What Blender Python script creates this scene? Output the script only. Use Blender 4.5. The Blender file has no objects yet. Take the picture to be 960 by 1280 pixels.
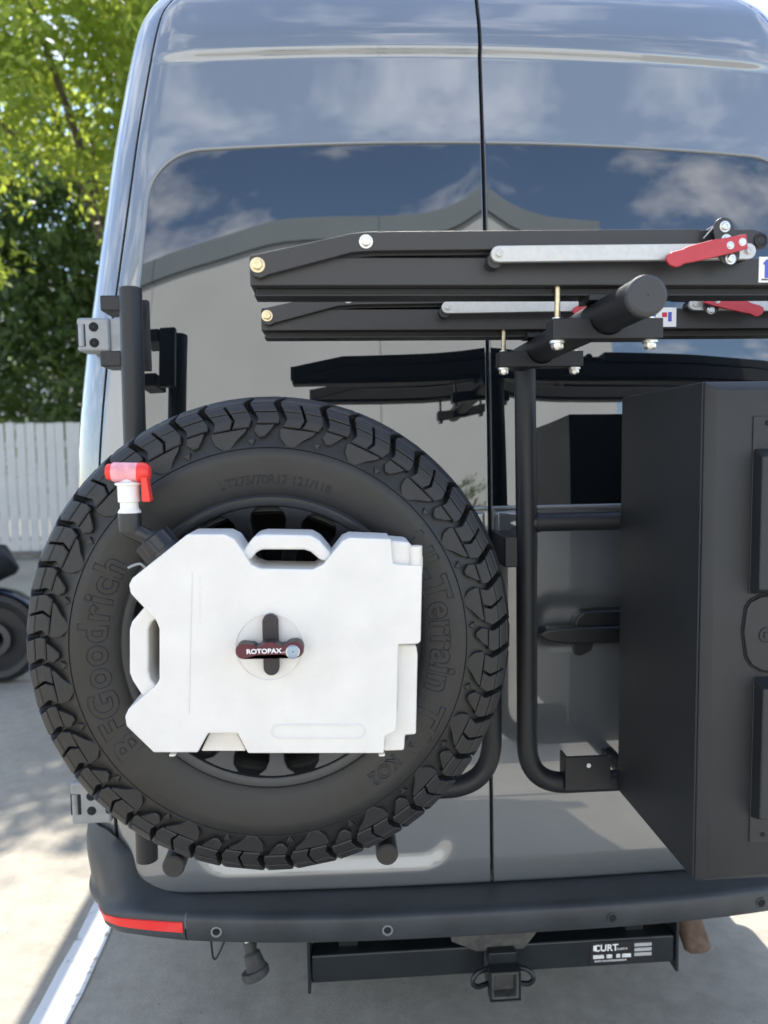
import bpy, math, random
import numpy as np
from mathutils import Vector, Matrix

S = bpy.context.scene
COL = S.collection
R = math.radians
random.seed(7)

# ------------------------------------------------------------------ camera
FPX = 924.0                                   # focal length in photo pixels (960 x 1280)
VPX, VPY, ROLL = 420.0, 566.0, 1.15           # where the van's long axis vanishes, camera roll
CAM = Vector((-0.366, -1.75, 1.60))
yc = Vector(((VPX-480)/FPX, (640-VPY)/FPX, -1)).normalized()      # world +Y in camera axes
zc = Vector((-math.sin(R(ROLL)), math.cos(R(ROLL)), 0)); zc = (zc - zc.dot(yc)*yc).normalized()
xc = yc.cross(zc)
CROT = Matrix((xc, yc, zc))                   # rows = world axes in camera coords -> camera to world
cam_data = bpy.data.cameras.new('camera'); cam = bpy.data.objects.new('camera', cam_data); COL.objects.link(cam)
cam.matrix_world = Matrix.Translation(CAM) @ CROT.to_4x4()
cam_data.sensor_fit = 'VERTICAL'; cam_data.sensor_height = 36; cam_data.sensor_width = 27
cam_data.lens = 36*FPX/1280; cam_data.clip_start = 0.02; cam_data.clip_end = 600
cam_data.dof.use_dof = True; cam_data.dof.focus_distance = 1.35; cam_data.dof.aperture_fstop = 3.4
S.camera = cam
S.render.resolution_x, S.render.resolution_y = 768, 1024

# ------------------------------------------------------------------ sky, sun, exposure
SUN_TO = Vector((0.10, 0.78, 1.0)).normalized()           # direction towards the sun
w = bpy.data.worlds.new('World'); S.world = w; w.use_nodes = True
nt = w.node_tree; N = nt.nodes; L = nt.links
for n in list(N): N.remove(n)
out = N.new('ShaderNodeOutputWorld'); bg = N.new('ShaderNodeBackground'); bg.inputs[1].default_value = 0.15
sky = N.new('ShaderNodeTexSky'); sky.sky_type = 'NISHITA'; sky.sun_disc = False
sky.sun_elevation = math.asin(SUN_TO.z); sky.sun_rotation = math.atan2(SUN_TO.x, SUN_TO.y)
sky.air_density = 1.0; sky.dust_density = 0.6; sky.ozone_density = 1.5
tc = N.new('ShaderNodeTexCoord'); sep = N.new('ShaderNodeSeparateXYZ'); L.new(tc.outputs['Generated'], sep.inputs[0])
mx = N.new('ShaderNodeMath'); mx.operation = 'MAXIMUM'; L.new(sep.outputs[2], mx.inputs[0]); mx.inputs[1].default_value = 0.04
ad = N.new('ShaderNodeMath'); ad.operation = 'ADD'; L.new(mx.outputs[0], ad.inputs[0]); ad.inputs[1].default_value = 0.12
dv = N.new('ShaderNodeVectorMath'); dv.operation = 'DIVIDE'; L.new(tc.outputs['Generated'], dv.inputs[0])
cb = N.new('ShaderNodeCombineXYZ')
for i in range(3): L.new(ad.outputs[0], cb.inputs[i])
L.new(cb.outputs[0], dv.inputs[1])
cn = N.new('ShaderNodeTexNoise'); cn.inputs['Scale'].default_value = 3.4; cn.inputs['Detail'].default_value = 7; cn.inputs['Roughness'].default_value = 0.58
L.new(dv.outputs[0], cn.inputs['Vector'])
cr = N.new('ShaderNodeValToRGB'); cr.color_ramp.elements[0].position = 0.49; cr.color_ramp.elements[1].position = 0.80
L.new(cn.outputs[0], cr.inputs[0])
mixc = N.new('ShaderNodeMix'); mixc.data_type = 'RGBA'; L.new(cr.outputs[0], mixc.inputs[0]); L.new(sky.outputs[0], mixc.inputs[6])
mixc.inputs[7].default_value = (8.0, 8.0, 8.1, 1)
L.new(mixc.outputs[2], bg.inputs[0]); L.new(bg.outputs[0], out.inputs[0])
sd = bpy.data.lights.new('sun', 'SUN'); sd.energy = 3.8; sd.angle = R(0.53); sd.color = (1, 0.94, 0.84)
so = bpy.data.objects.new('sun', sd); COL.objects.link(so); so.rotation_euler = (-SUN_TO).to_track_quat('-Z', 'Y').to_euler(); so.location = (3, 20, 30)
S.view_settings.view_transform = 'Standard'; S.view_settings.look = 'None'; S.view_settings.exposure = 1.45; S.view_settings.gamma = 1.0

# ------------------------------------------------------------------ helpers
def P(px, py, y):
    """photo pixel -> point on the plane at depth y"""
    d = CROT @ Vector(((px-480)/FPX, (640-py)/FPX, -1))
    return CAM + d*((y-CAM.y)/d.y)
def xz(pts, y): return [(P(a, b, y).x, P(a, b, y).z) for a, b in pts]

MATS = {}
def mat(name, col, rough=0.5, metal=0.0, coat=0.0, coatr=0.03, noise=0.0, nscale=20.0, bump=0.0, bscale=200.0, ior=1.5, rvar=0.0, spec=0.5, col2=None, sss=0.0, detail=4):
    m = bpy.data.materials.new(name); m.use_nodes = True; t = m.node_tree; b = t.nodes['Principled BSDF']
    b.inputs['Base Color'].default_value = (*col, 1); b.inputs['Roughness'].default_value = rough; b.inputs['Metallic'].default_value = metal
    b.inputs['Coat Weight'].default_value = coat; b.inputs['Coat Roughness'].default_value = coatr; b.inputs['IOR'].default_value = ior
    b.inputs['Specular IOR Level'].default_value = spec
    if sss: b.inputs['Subsurface Weight'].default_value = sss; b.inputs['Subsurface Radius'].default_value = (.02, .02, .02); b.inputs['Subsurface Scale'].default_value = 0.5
    co = t.nodes.new('ShaderNodeTexCoord')
    if noise or col2 or rvar:
        n = t.nodes.new('ShaderNodeTexNoise'); n.inputs['Scale'].default_value = nscale; n.inputs['Detail'].default_value = detail; n.inputs['Roughness'].default_value = 0.6
        t.links.new(co.outputs['Object'], n.inputs['Vector'])
        mr = t.nodes.new('ShaderNodeMapRange'); mr.inputs[1].default_value = 0.3; mr.inputs[2].default_value = 0.7; t.links.new(n.outputs[0], mr.inputs[0])
        if noise or col2:
            mi = t.nodes.new('ShaderNodeMix'); mi.data_type = 'RGBA'; t.links.new(mr.outputs[0], mi.inputs[0])
            c2 = col2 if col2 else tuple(c*(1+noise) for c in col); c1 = col if col2 else tuple(c*(1-noise) for c in col)
            mi.inputs[6].default_value = (*c1, 1); mi.inputs[7].default_value = (*c2, 1); t.links.new(mi.outputs[2], b.inputs['Base Color'])
        if rvar:
            m2 = t.nodes.new('ShaderNodeMapRange'); m2.inputs[3].default_value = rough-rvar; m2.inputs[4].default_value = rough+rvar
            t.links.new(n.outputs[0], m2.inputs[0]); t.links.new(m2.outputs[0], b.inputs['Roughness'])
    if bump:
        n = t.nodes.new('ShaderNodeTexNoise'); n.inputs['Scale'].default_value = bscale; n.inputs['Detail'].default_value = 3
        t.links.new(co.outputs['Object'], n.inputs['Vector'])
        bp = t.nodes.new('ShaderNodeBump'); bp.inputs['Strength'].default_value = bump; bp.inputs['Distance'].default_value = 0.002
        t.links.new(n.outputs[0], bp.inputs['Height']); t.links.new(bp.outputs[0], b.inputs['Normal'])
    MATS[name] = m; return m

M_PAINT = mat('paint', (.162, .176, .190), .34, .35, 1.0, .015, noise=.03, nscale=3, ior=1.5); M_PAINT.node_tree.nodes['Principled BSDF'].inputs['Coat IOR'].default_value = 2.05
M_GLASS = mat('tinted_glass', (.006, .008, .010), .0, 0, 1.0, .0, ior=1.65, spec=.6); M_GLASS.node_tree.nodes['Principled BSDF'].inputs['Coat IOR'].default_value = 1.7
M_GAP = mat('gap_black', (.006, .006, .007), .8)
M_BUMP = mat('bumper_plastic', (.040, .046, .053), .48, noise=.25, nscale=9, bump=.25, bscale=900, rvar=.06)
M_POWDER = mat('powder_black', (.010, .011, .014), .42, bump=.25, bscale=1400, noise=.12, nscale=25, rvar=.07)
M_BOX = mat('box_black', (.016, .018, .021), .42, bump=.35, bscale=1200, noise=.22, nscale=5, rvar=.10)
M_TRAY = mat('tray_black', (.034, .034, .036), .45, .1, noise=.08, nscale=20, rvar=.06)
M_RUBBER = mat('rubber', (.013, .013, .014), .48, bump=.25, bscale=700, noise=.25, nscale=12, rvar=.1)
M_SIDE = mat('rubber_sidewall', (.017, .0165, .016), .48, bump=.15, bscale=600, noise=.25, nscale=8, rvar=.08)
M_RIM = mat('rim_black', (.026, .028, .031), .38, .3, .3, .2)
M_JUG = mat('jug_plastic', (.72, .70, .67), .40, noise=.05, nscale=14, bump=.12, bscale=160, sss=.15)
M_HINGE = mat('hinge_grey', (.27, .285, .30), .42, .3, noise=.1, nscale=40)
M_STEEL = mat('steel', (.62, .62, .60), .28, 1.0, noise=.1, nscale=60)
M_ZINC = mat('zinc_gold', (.62, .52, .34), .35, .9, noise=.2, nscale=90)
M_ALU = mat('silver_aluminium', (.50, .50, .49), .42, .6, noise=.06, nscale=120)
M_RED = mat('red_lever', (.46, .045, .06), .45, .15, noise=.08, nscale=60)
M_REFL = mat('red_reflector', (.80, .012, .012), .25, 0, .3, .05, bump=.3, bscale=300)
M_REDP = mat('red_plastic', (.80, .04, .03), .35)
M_PINK = mat('pink_plastic', (.86, .38, .42), .35, noise=.22, nscale=60, sss=.2)
M_WHITEP = mat('white_plastic', (.80, .80, .76), .4, sss=.15, noise=.04, nscale=60)
M_BLKP = mat('black_plastic', (.016, .017, .020), .35, noise=.1, nscale=50)
M_MAROON = mat('maroon_anodised', (.105, .030, .040), .40, .4)
M_DARKM = mat('dark_metal', (.045, .04, .046), .45, .5)
M_WHITE = mat('white_print', (.85, .85, .85), .5)
M_BLUE = mat('blue_print', (.08, .11, .50), .5)
M_REDPR = mat('red_print', (.6, .03, .05), .5)
M_LABEL = mat('label_black', (.018, .018, .02), .45)
M_HITCH = mat('hitch_paint', (.010, .014, .017), .42, 0, .2, .2, noise=.3, nscale=18)
M_RUST = mat('rusty_pipe', (.17, .115, .085), .85, col2=(.085, .055, .040), nscale=45, bump=.4, bscale=150)
M_MUD = mat('dusty_steel', (.10, .095, .085), .7, col2=(.04, .04, .042), nscale=35)
M_PLUG = mat('plug_rubber', (.055, .055, .055), .8, noise=.3, nscale=60)
M_FENCE = mat('fence_white', (.60, .59, .57), .7, noise=.08, nscale=3)
M_POST = mat('fence_post', (.16, .15, .14), .7, noise=.2, nscale=5)
M_WALL = mat('tilt_wall', (.62, .63, .62), .8, noise=.05, nscale=.6)
M_FASC = mat('fascia', (.20, .24, .26), .6, noise=.05, nscale=1)
M_PALE = mat('pale_stucco', (.62, .60, .57), .85, noise=.06, nscale=.8)
M_BARK = mat('bark', (.16, .125, .095), .9, col2=(.08, .06, .045), nscale=12, bump=.8, bscale=40)
M_MOTO = mat('moto_black', (.010, .011, .013), .5)
M_MOTOB = mat('moto_blue', (.012, .018, .035), .3, 0, .8, .05)
M_CHROME = mat('chrome', (.12, .12, .13), .3, 1)

def leafmat(name, c1, c2, ctrans):
    m = bpy.data.materials.new(name); m.use_nodes = True; t = m.node_tree; n = t.nodes; b = n['Principled BSDF']
    co = n.new('ShaderNodeTexCoord'); no = n.new('ShaderNodeTexNoise'); no.inputs['Scale'].default_value = 1.4; no.inputs['Detail'].default_value = 6
    t.links.new(co.outputs['Object'], no.inputs['Vector'])
    mr = n.new('ShaderNodeMapRange'); mr.inputs[1].default_value = .35; mr.inputs[2].default_value = .65; t.links.new(no.outputs[0], mr.inputs[0])
    mi = n.new('ShaderNodeMix'); mi.data_type = 'RGBA'; mi.inputs[6].default_value = (*c1, 1); mi.inputs[7].default_value = (*c2, 1); t.links.new(mr.outputs[0], mi.inputs[0])
    t.links.new(mi.outputs[2], b.inputs['Base Color']); b.inputs['Roughness'].default_value = .5
    tr = n.new('ShaderNodeBsdfTranslucent'); tr.inputs[0].default_value = (*ctrans, 1)
    ms = n.new('ShaderNodeMixShader'); ms.inputs[0].default_value = .5
    o = n['Material Output']; t.links.new(b.outputs[0], ms.inputs[1]); t.links.new(tr.outputs[0], ms.inputs[2]); t.links.new(ms.outputs[0], o.inputs[0])
    return m
M_LEAF = leafmat('leaf', (.10, .17, .03), (.20, .25, .04), (.60, .70, .10))
M_LEAF2 = leafmat('leaf_dark', (.045, .085, .04), (.085, .13, .045), (.16, .25, .05))

def wloc(o):
    v = Vector((0, 0, 0))
    while o: v = v + o.location; o = o.parent
    return v
def tag(o, label=None, cat=None, group=None, kind=None):
    if label: o['label'] = label
    if cat: o['category'] = cat
    if group: o['group'] = group
    if kind: o['kind'] = kind
    return o
def thing(name, label, cat, loc, group=None):
    o = bpy.data.objects.new(name, None); o.empty_display_size = .05; COL.objects.link(o); o.location = loc
    return tag(o, label, cat, group)
def obj(name, verts, faces, m, parent=None, smooth=True, bevel=0, seg=2, ang=35, local=False):
    me = bpy.data.meshes.new(name)
    off = wloc(parent) if (parent and not local) else Vector((0, 0, 0))
    me.from_pydata([tuple(Vector(v)-off) for v in verts], [], faces); me.validate()
    me.materials.append(m)
    if smooth:
        me.polygons.foreach_set('use_smooth', [True]*len(me.polygons))
        if not bevel: me.set_sharp_from_angle(angle=R(ang))
    o = bpy.data.objects.new(name, me); COL.objects.link(o)
    if parent: o.parent = parent
    if bevel:
        b = o.modifiers.new('bevel', 'BEVEL'); b.width = bevel; b.segments = seg; b.limit_method = 'ANGLE'; b.angle_limit = R(30); b.harden_normals = True; b.use_clamp_overlap = True
    return o
def prism(name, pts, y0, y1, m, parent=None, bevel=.002, seg=2, flip=False):
    """outline (x,z) extruded from y0 (towards the camera) back to y1"""
    a = sum(pts[i][0]*pts[(i+1) % len(pts)][1]-pts[(i+1) % len(pts)][0]*pts[i][1] for i in range(len(pts)))
    if a < 0: pts = pts[::-1]
    n = len(pts); v = [(x, y0, z) for x, z in pts]+[(x, y1, z) for x, z in pts]
    f = [tuple(range(n)), tuple(range(2*n-1, n-1, -1))]+[(i, i+n, (i+1) % n+n, (i+1) % n) for i in range(n)]
    f = [tuple(reversed(q)) if k >= 2 else q for k, q in enumerate(f)]
    f = [tuple(q) for q in f]
    # orient: front cap must face -y
    f[0] = tuple(range(n)); f[1] = tuple(range(2*n-1, n-1, -1))
    for k in range(2, len(f)):
        i = k-2; f[k] = (i, i+n, (i+1) % n+n, (i+1) % n)
    return obj(name, v, f, m, parent, bevel=bevel, seg=seg)
def box(name, c, s, m, parent=None, bevel=.003, seg=2, rot=None):
    v = []
    for dx in (-.5, .5):
        for dy in (-.5, .5):
            for dz in (-.5, .5):
                p = Vector((dx*s[0], dy*s[1], dz*s[2]))
                if rot: p = rot @ p
                v.append(Vector(c)+p)
    f = [(0, 1, 3, 2), (4, 6, 7, 5), (0, 4, 5, 1), (2, 3, 7, 6), (0, 2, 6, 4), (1, 5, 7, 3)]
    return obj(name, v, f, m, parent, bevel=bevel, seg=seg, smooth=bool(bevel))
def smoothpath(pts, rad=.05, n=8):
    """polyline with rounded corners"""
    pts = [Vector(p) for p in pts]; o = [pts[0]]
    for i in range(1, len(pts)-1):
        a, b, c = pts[i-1], pts[i], pts[i+1]
        r = min(rad, (a-b).length*.49, (c-b).length*.49)
        p, q = b+(a-b).normalized()*r, b+(c-b).normalized()*r
        for k in range(n+1):
            t = k/n; o.append(p*(1-t)**2+b*2*t*(1-t)+q*t*t)
    o.append(pts[-1]); return o
def tubemesh(path, r, seg=20, caps=True):
    path = [Vector(p) for p in path]; n = len(path); rr = r if hasattr(r, '__len__') else [r]*n
    tang = [(path[min(i+1, n-1)]-path[max(i-1, 0)]).normalized() for i in range(n)]
    u = tang[0].orthogonal().normalized(); v = []; f = []
    for i in range(n):
        u = (u-u.dot(tang[i])*tang[i]).normalized(); w2 = tang[i].cross(u)
        for k in range(seg):
            a = 2*math.pi*k/seg; v.append(path[i]+rr[i]*(math.cos(a)*u+math.sin(a)*w2))
    for i in range(n-1):
        for k in range(seg): f.append((i*seg+k, i*seg+(k+1) % seg, (i+1)*seg+(k+1) % seg, (i+1)*seg+k))
    if caps: f.append(tuple(range(seg-1, -1, -1))); f.append(tuple(range((n-1)*seg, n*seg)))
    return v, f
def tube(name, path, r, m, parent=None, seg=20, caps=True, ang=50):
    v, f = tubemesh(path, r, seg, caps); return obj(name, v, f, m, parent, ang=ang)
def lathe(name, prof, o, ax, m, parent=None, seg=32, ang=35, closed=False):
    """prof = [(radius, height along ax)]"""
    ax = Vector(ax).normalized(); u = ax.orthogonal().normalized(); w2 = ax.cross(u); o = Vector(o); v = []; f = []; n = len(prof)
    for r, h in prof:
        for k in range(seg):
            a = 2*math.pi*k/seg; v.append(o+ax*h+max(r, 1e-4)*(math.cos(a)*u+math.sin(a)*w2))
    for i in range(n-1 if not closed else n):
        j = (i+1) % n
        for k in range(seg): f.append((i*seg+k, i*seg+(k+1) % seg, j*seg+(k+1) % seg, j*seg+k))
    return obj(name, v, f, m, parent, ang=ang)
def bolt(name, c, ax, r, h, m, parent, hexa=True, recess=True):
    """bolt head with washer, pointing along ax"""
    ax = Vector(ax).normalized(); u = ax.orthogonal().normalized(); w2 = ax.cross(u); c = Vector(c); v = []; f = []
    rings = [(1.35, 0, 24), (1.35, .18, 24), (1.05, .18, 24), (1.0, .2, 6 if hexa else 24), (1.0, .8, 6 if hexa else 24), (.8, 1.0, 24), (.42, 1.0, 24), (.38, .75, 24), (.001, .75, 24)]
    for q, (rf, hf, s) in enumerate(rings):
        for k in range(24):
            a = 2*math.pi*k/24; rad = rf*r
            if s == 6: rad = rf*r*math.cos(math.pi/6)/math.cos((a % (math.pi/3))-math.pi/6)*1.02
            v.append(c+ax*h*hf+rad*(math.cos(a)*u+math.sin(a)*w2))
    for i in range(len(rings)-1):
        for k in range(24): f.append((i*24+k, i*24+(k+1) % 24, (i+1)*24+(k+1) % 24, (i+1)*24+k))
    return obj(name, v, f, m, parent, ang=30)
def textmesh(body, size, bevel=0.0, extrude=0.0, outline=False, offset=0.0, align='CENTER', spacing=1.0):
    cu = bpy.data.curves.new('lettering', 'FONT'); cu.body = body; cu.size = size; cu.align_x = align; cu.align_y = 'BOTTOM_BASELINE'
    cu.bevel_depth = bevel; cu.extrude = extrude; cu.offset = offset; cu.bevel_resolution = 0; cu.resolution_u = 4; cu.space_character = spacing
    if outline: cu.fill_mode = 'NONE'
    o = bpy.data.objects.new('lettering', cu); COL.objects.link(o)
    me = bpy.data.meshes.new_from_object(o.evaluated_get(bpy.context.evaluated_depsgraph_get()))
    v = [tuple(q.co) for q in me.vertices]; f = [tuple(p.vertices) for p in me.polygons]
    bpy.data.objects.remove(o); bpy.data.curves.remove(cu); bpy.data.meshes.remove(me); return v, f
def flattext(name, body, size, c, m, parent, y, extrude=.0006, offset=0.0, spacing=1.0, roll=0.0, shear=0.0, sx=1.0):
    v, f = textmesh(body, size, extrude=extrude, offset=offset, spacing=spacing)
    ca, sa = math.cos(roll), math.sin(roll)
    pts = [(c[0]+ca*(a*sx+shear*b)-sa*b, y-q, c[1]+sa*(a*sx+shear*b)+ca*b) for a, b, q in v]
    return obj(name, pts, f, m, parent, smooth=False)
def hermite(xs, ys, x):
    n = len(xs)
    if x <= xs[0]: return ys[0]+(x-xs[0])*(ys[1]-ys[0])/(xs[1]-xs[0])
    if x >= xs[-1]: return ys[-1]+(x-xs[-1])*(ys[-1]-ys[-2])/(xs[-1]-xs[-2])
    i = max(k for k in range(n-1) if xs[k] <= x)
    def sl(k):
        if k == 0: return (ys[1]-ys[0])/(xs[1]-xs[0])
        if k == n-1: return (ys[-1]-ys[-2])/(xs[-1]-xs[-2])
        return (ys[k+1]-ys[k-1])/(xs[k+1]-xs[k-1])
    h = xs[i+1]-xs[i]; t = (x-xs[i])/h
    return ys[i]*(2*t**3-3*t*t+1)+h*sl(i)*(t**3-2*t*t+t)+ys[i+1]*(3*t*t-2*t**3)+h*sl(i+1)*(t**3-t*t)
def sstep(a, b, x):
    t = min(1, max(0, (x-a)/(b-a))); return t*t*(3-2*t)
def gridfaces(nr, nc, flip=False):
    f = []
    for i in range(nr-1):
        for j in range(nc-1):
            q = (i*nc+j, i*nc+j+1, (i+1)*nc+j+1, (i+1)*nc+j); f.append(q[::-1] if flip else q)
    return f

# ------------------------------------------------------------------ the ground
def ground_material():
    m = bpy.data.materials.new('concrete'); m.use_nodes = True; t = m.node_tree; n = t.nodes; b = n['Principled BSDF']
    co = n.new('ShaderNodeTexCoord')
    def noise(s, d, r=.6):
        q = n.new('ShaderNodeTexNoise'); q.inputs['Scale'].default_value = s; q.inputs['Detail'].default_value = d; q.inputs['Roughness'].default_value = r
        t.links.new(co.outputs['Object'], q.inputs['Vector']); return q
    a, c, d = noise(.9, 5), noise(14, 9, .78), noise(160, 3)
    r1 = n.new('ShaderNodeValToRGB'); r1.color_ramp.elements[0].position = .3; r1.color_ramp.elements[1].position = .7
    r1.color_ramp.elements[0].color = (.285, .262, .222, 1); r1.color_ramp.elements[1].color = (.385, .355, .305, 1); t.links.new(a.outputs[0], r1.inputs[0])
    r2 = n.new('ShaderNodeValToRGB'); r2.color_ramp.elements[0].position = .32; r2.color_ramp.elements[1].position = .62
    r2.color_ramp.elements[0].color = (.80, .79, .77, 1); r2.color_ramp.elements[1].color = (1.06, 1.06, 1.05, 1); t.links.new(c.outputs[0], r2.inputs[0])
    mu = n.new('ShaderNodeMix'); mu.data_type = 'RGBA'; mu.blend_type = 'MULTIPLY'; mu.inputs[0].default_value = 1
    t.links.new(r1.outputs[0], mu.inputs[6]); t.links.new(r2.outputs[0], mu.inputs[7])
    vo = n.new('ShaderNodeTexVoronoi'); vo.inputs['Scale'].default_value = 22; vo.inputs['Randomness'].default_value = 1; t.links.new(co.outputs['Object'], vo.inputs['Vector'])
    r3 = n.new('ShaderNodeValToRGB'); r3.color_ramp.elements[0].position = .035; r3.color_ramp.elements[1].position = .075
    r3.color_ramp.elements[0].color = (.42, .40, .38, 1); r3.color_ramp.elements[1].color = (1, 1, 1, 1); t.links.new(vo.outputs['Distance'], r3.inputs[0])
    mu2 = n.new('ShaderNodeMix'); mu2.data_type = 'RGBA'; mu2.blend_type = 'MULTIPLY'; mu2.inputs[0].default_value = 1
    t.links.new(mu.outputs[2], mu2.inputs[6]); t.links.new(r3.outputs[0], mu2.inputs[7])
    t.links.new(mu2.outputs[2], b.inputs['Base Color']); b.inputs['Roughness'].default_value = .85
    bp = n.new('ShaderNodeBump'); bp.inputs['Strength'].default_value = .5; bp.inputs['Distance'].default_value = .004
    ma = n.new('ShaderNodeMath'); ma.operation = 'ADD'; t.links.new(c.outputs[0], ma.inputs[0]); t.links.new(d.outputs[0], ma.inputs[1]); t.links.new(ma.outputs[0], bp.inputs['Height'])
    t.links.new(bp.outputs[0], b.inputs['Normal']); return m
def line_material():
    m = bpy.data.materials.new('line_paint'); m.use_nodes = True; t = m.node_tree; n = t.nodes; b = n['Principled BSDF']
    co = n.new('ShaderNodeTexCoord'); q = n.new('ShaderNodeTexNoise'); q.inputs['Scale'].default_value = 16; q.inputs['Detail'].default_value = 8; q.inputs['Roughness'].default_value = .7
    t.links.new(co.outputs['Object'], q.inputs['Vector']); r = n.new('ShaderNodeValToRGB')
    r.color_ramp.elements[0].position = .34; r.color_ramp.elements[1].position = .42; r.color_ramp.elements[0].color = (.27, .26, .24, 1); r.color_ramp.elements[1].color = (.70, .70, .69, 1)
    t.links.new(q.outputs[0], r.inputs[0]); t.links.new(r.outputs[0], b.inputs['Base Color']); b.inputs['Roughness'].default_value = .7; return m
g = obj('ground', [(-150, -150, 0), (150, -150, 0), (150, 150, 0), (-150, 150, 0)], [(0, 1, 2, 3)], ground_material(), smooth=False); tag(g, 'grey weathered concrete parking ground', 'ground', kind='structure')
ML = line_material()
for x0, lab in ((-1.262, 'worn white painted parking line beside the grey van'), (1.63, 'white painted parking line on the open side of the van')):
    v = []; nseg = 60
    for i in range(nseg+1):
        yy = -1.0+6.4*i/nseg
        v += [(x0+random.uniform(-.004, .004), yy, .004), (x0+.107+random.uniform(-.004, .004), yy, .004)]
    tag(obj('parking_line', v, [(2*i, 2*i+1, 2*i+3, 2*i+2) for i in range(nseg)], ML, smooth=False), lab, 'road marking', kind='structure')

# ------------------------------------------------------------------ the van
van = thing('van', 'dark grey high roof van with tinted rear windows, seen from behind', 'van', (0, 2.8, 0))
LZ = [.45, .55, .75, .82, 1.0, 1.35, 1.7, 2.0, 2.3, 2.5, 2.62, 2.68, 2.73, 2.78, 2.82, 2.86, 2.89]
LY = [-.012, -.012, -.006, .0, .0, .0, .012, .034, .066, .095, .114, .130, .155, .195, .26, .40, .62]
WZ = [.45, 1.0, 1.3, 1.54, 1.8, 2.03, 2.2, 2.38, 2.57, 2.70, 2.78, 2.84, 2.88]
WX = [.995, 1.018, 1.02, 1.015, .990, .956, .931, .905, .872, .84, .79, .68, .48]
def lean(z): return hermite(LZ, LY, z)
def HW(z): return hermite(WZ, WX, z)
CR = .13; BROW = 2.546
def rear_y(x, z):
    W = HW(z); a = abs(x); y = lean(z)+.035*(x/W)**2
    if a > W-CR: q = min(CR, a-(W-CR)); y += CR-math.sqrt(max(0, CR*CR-q*q))
    # raised brow: a narrow lip that overhangs, fading towards the corners
    k = 1-sstep(.66, .84, a); zq = z+.014*(x/.75)**2-BROW; y -= .0100*k*sstep(0, .028, zq)*(1-sstep(.05, .14, zq))
    return y
ZB, ZT = .532, 2.775
def door_edge(z):
    e = HW(z)-.091
    rb = .15
    if z < ZB+rb: q = ZB+rb-z; e -= rb-math.sqrt(max(0, rb*rb-q*q))
    rt = .12
    if z > ZT-rt: q = z-(ZT-rt); e -= rt-math.sqrt(max(0, rt*rt-q*q))
    return e
def rbox(x, z, x0, x1, z0, z1, r, soft):
    """1 inside a rounded rectangle, smooth over `soft`"""
    cx, cz, hx, hz = (x0+x1)/2, (z0+z1)/2, (x1-x0)/2-r, (z1-z0)/2-r
    dx, dz = abs(x-cx)-hx, abs(z-cz)-hz
    d = math.hypot(max(dx, 0), max(dz, 0))+min(max(dx, dz), 0)-r
    return 1-sstep(-soft, 0, d)
def door_y(x, z, side):
    y = rear_y(x, z)
    if side < 0: y += .012*rbox(x, z, -.74, -.085, .565, .93, .09, .045)
    else:
        y += .024*rbox(x, z, .095, .42, 1.112, 1.250, .065, .035)
    return y
zs = sorted(set([ZB+(ZT-ZB)*i/150 for i in range(151)]+[2.50+.004*i for i in range(28)]+[ZB+.006*i for i in range(24)]))
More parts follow.
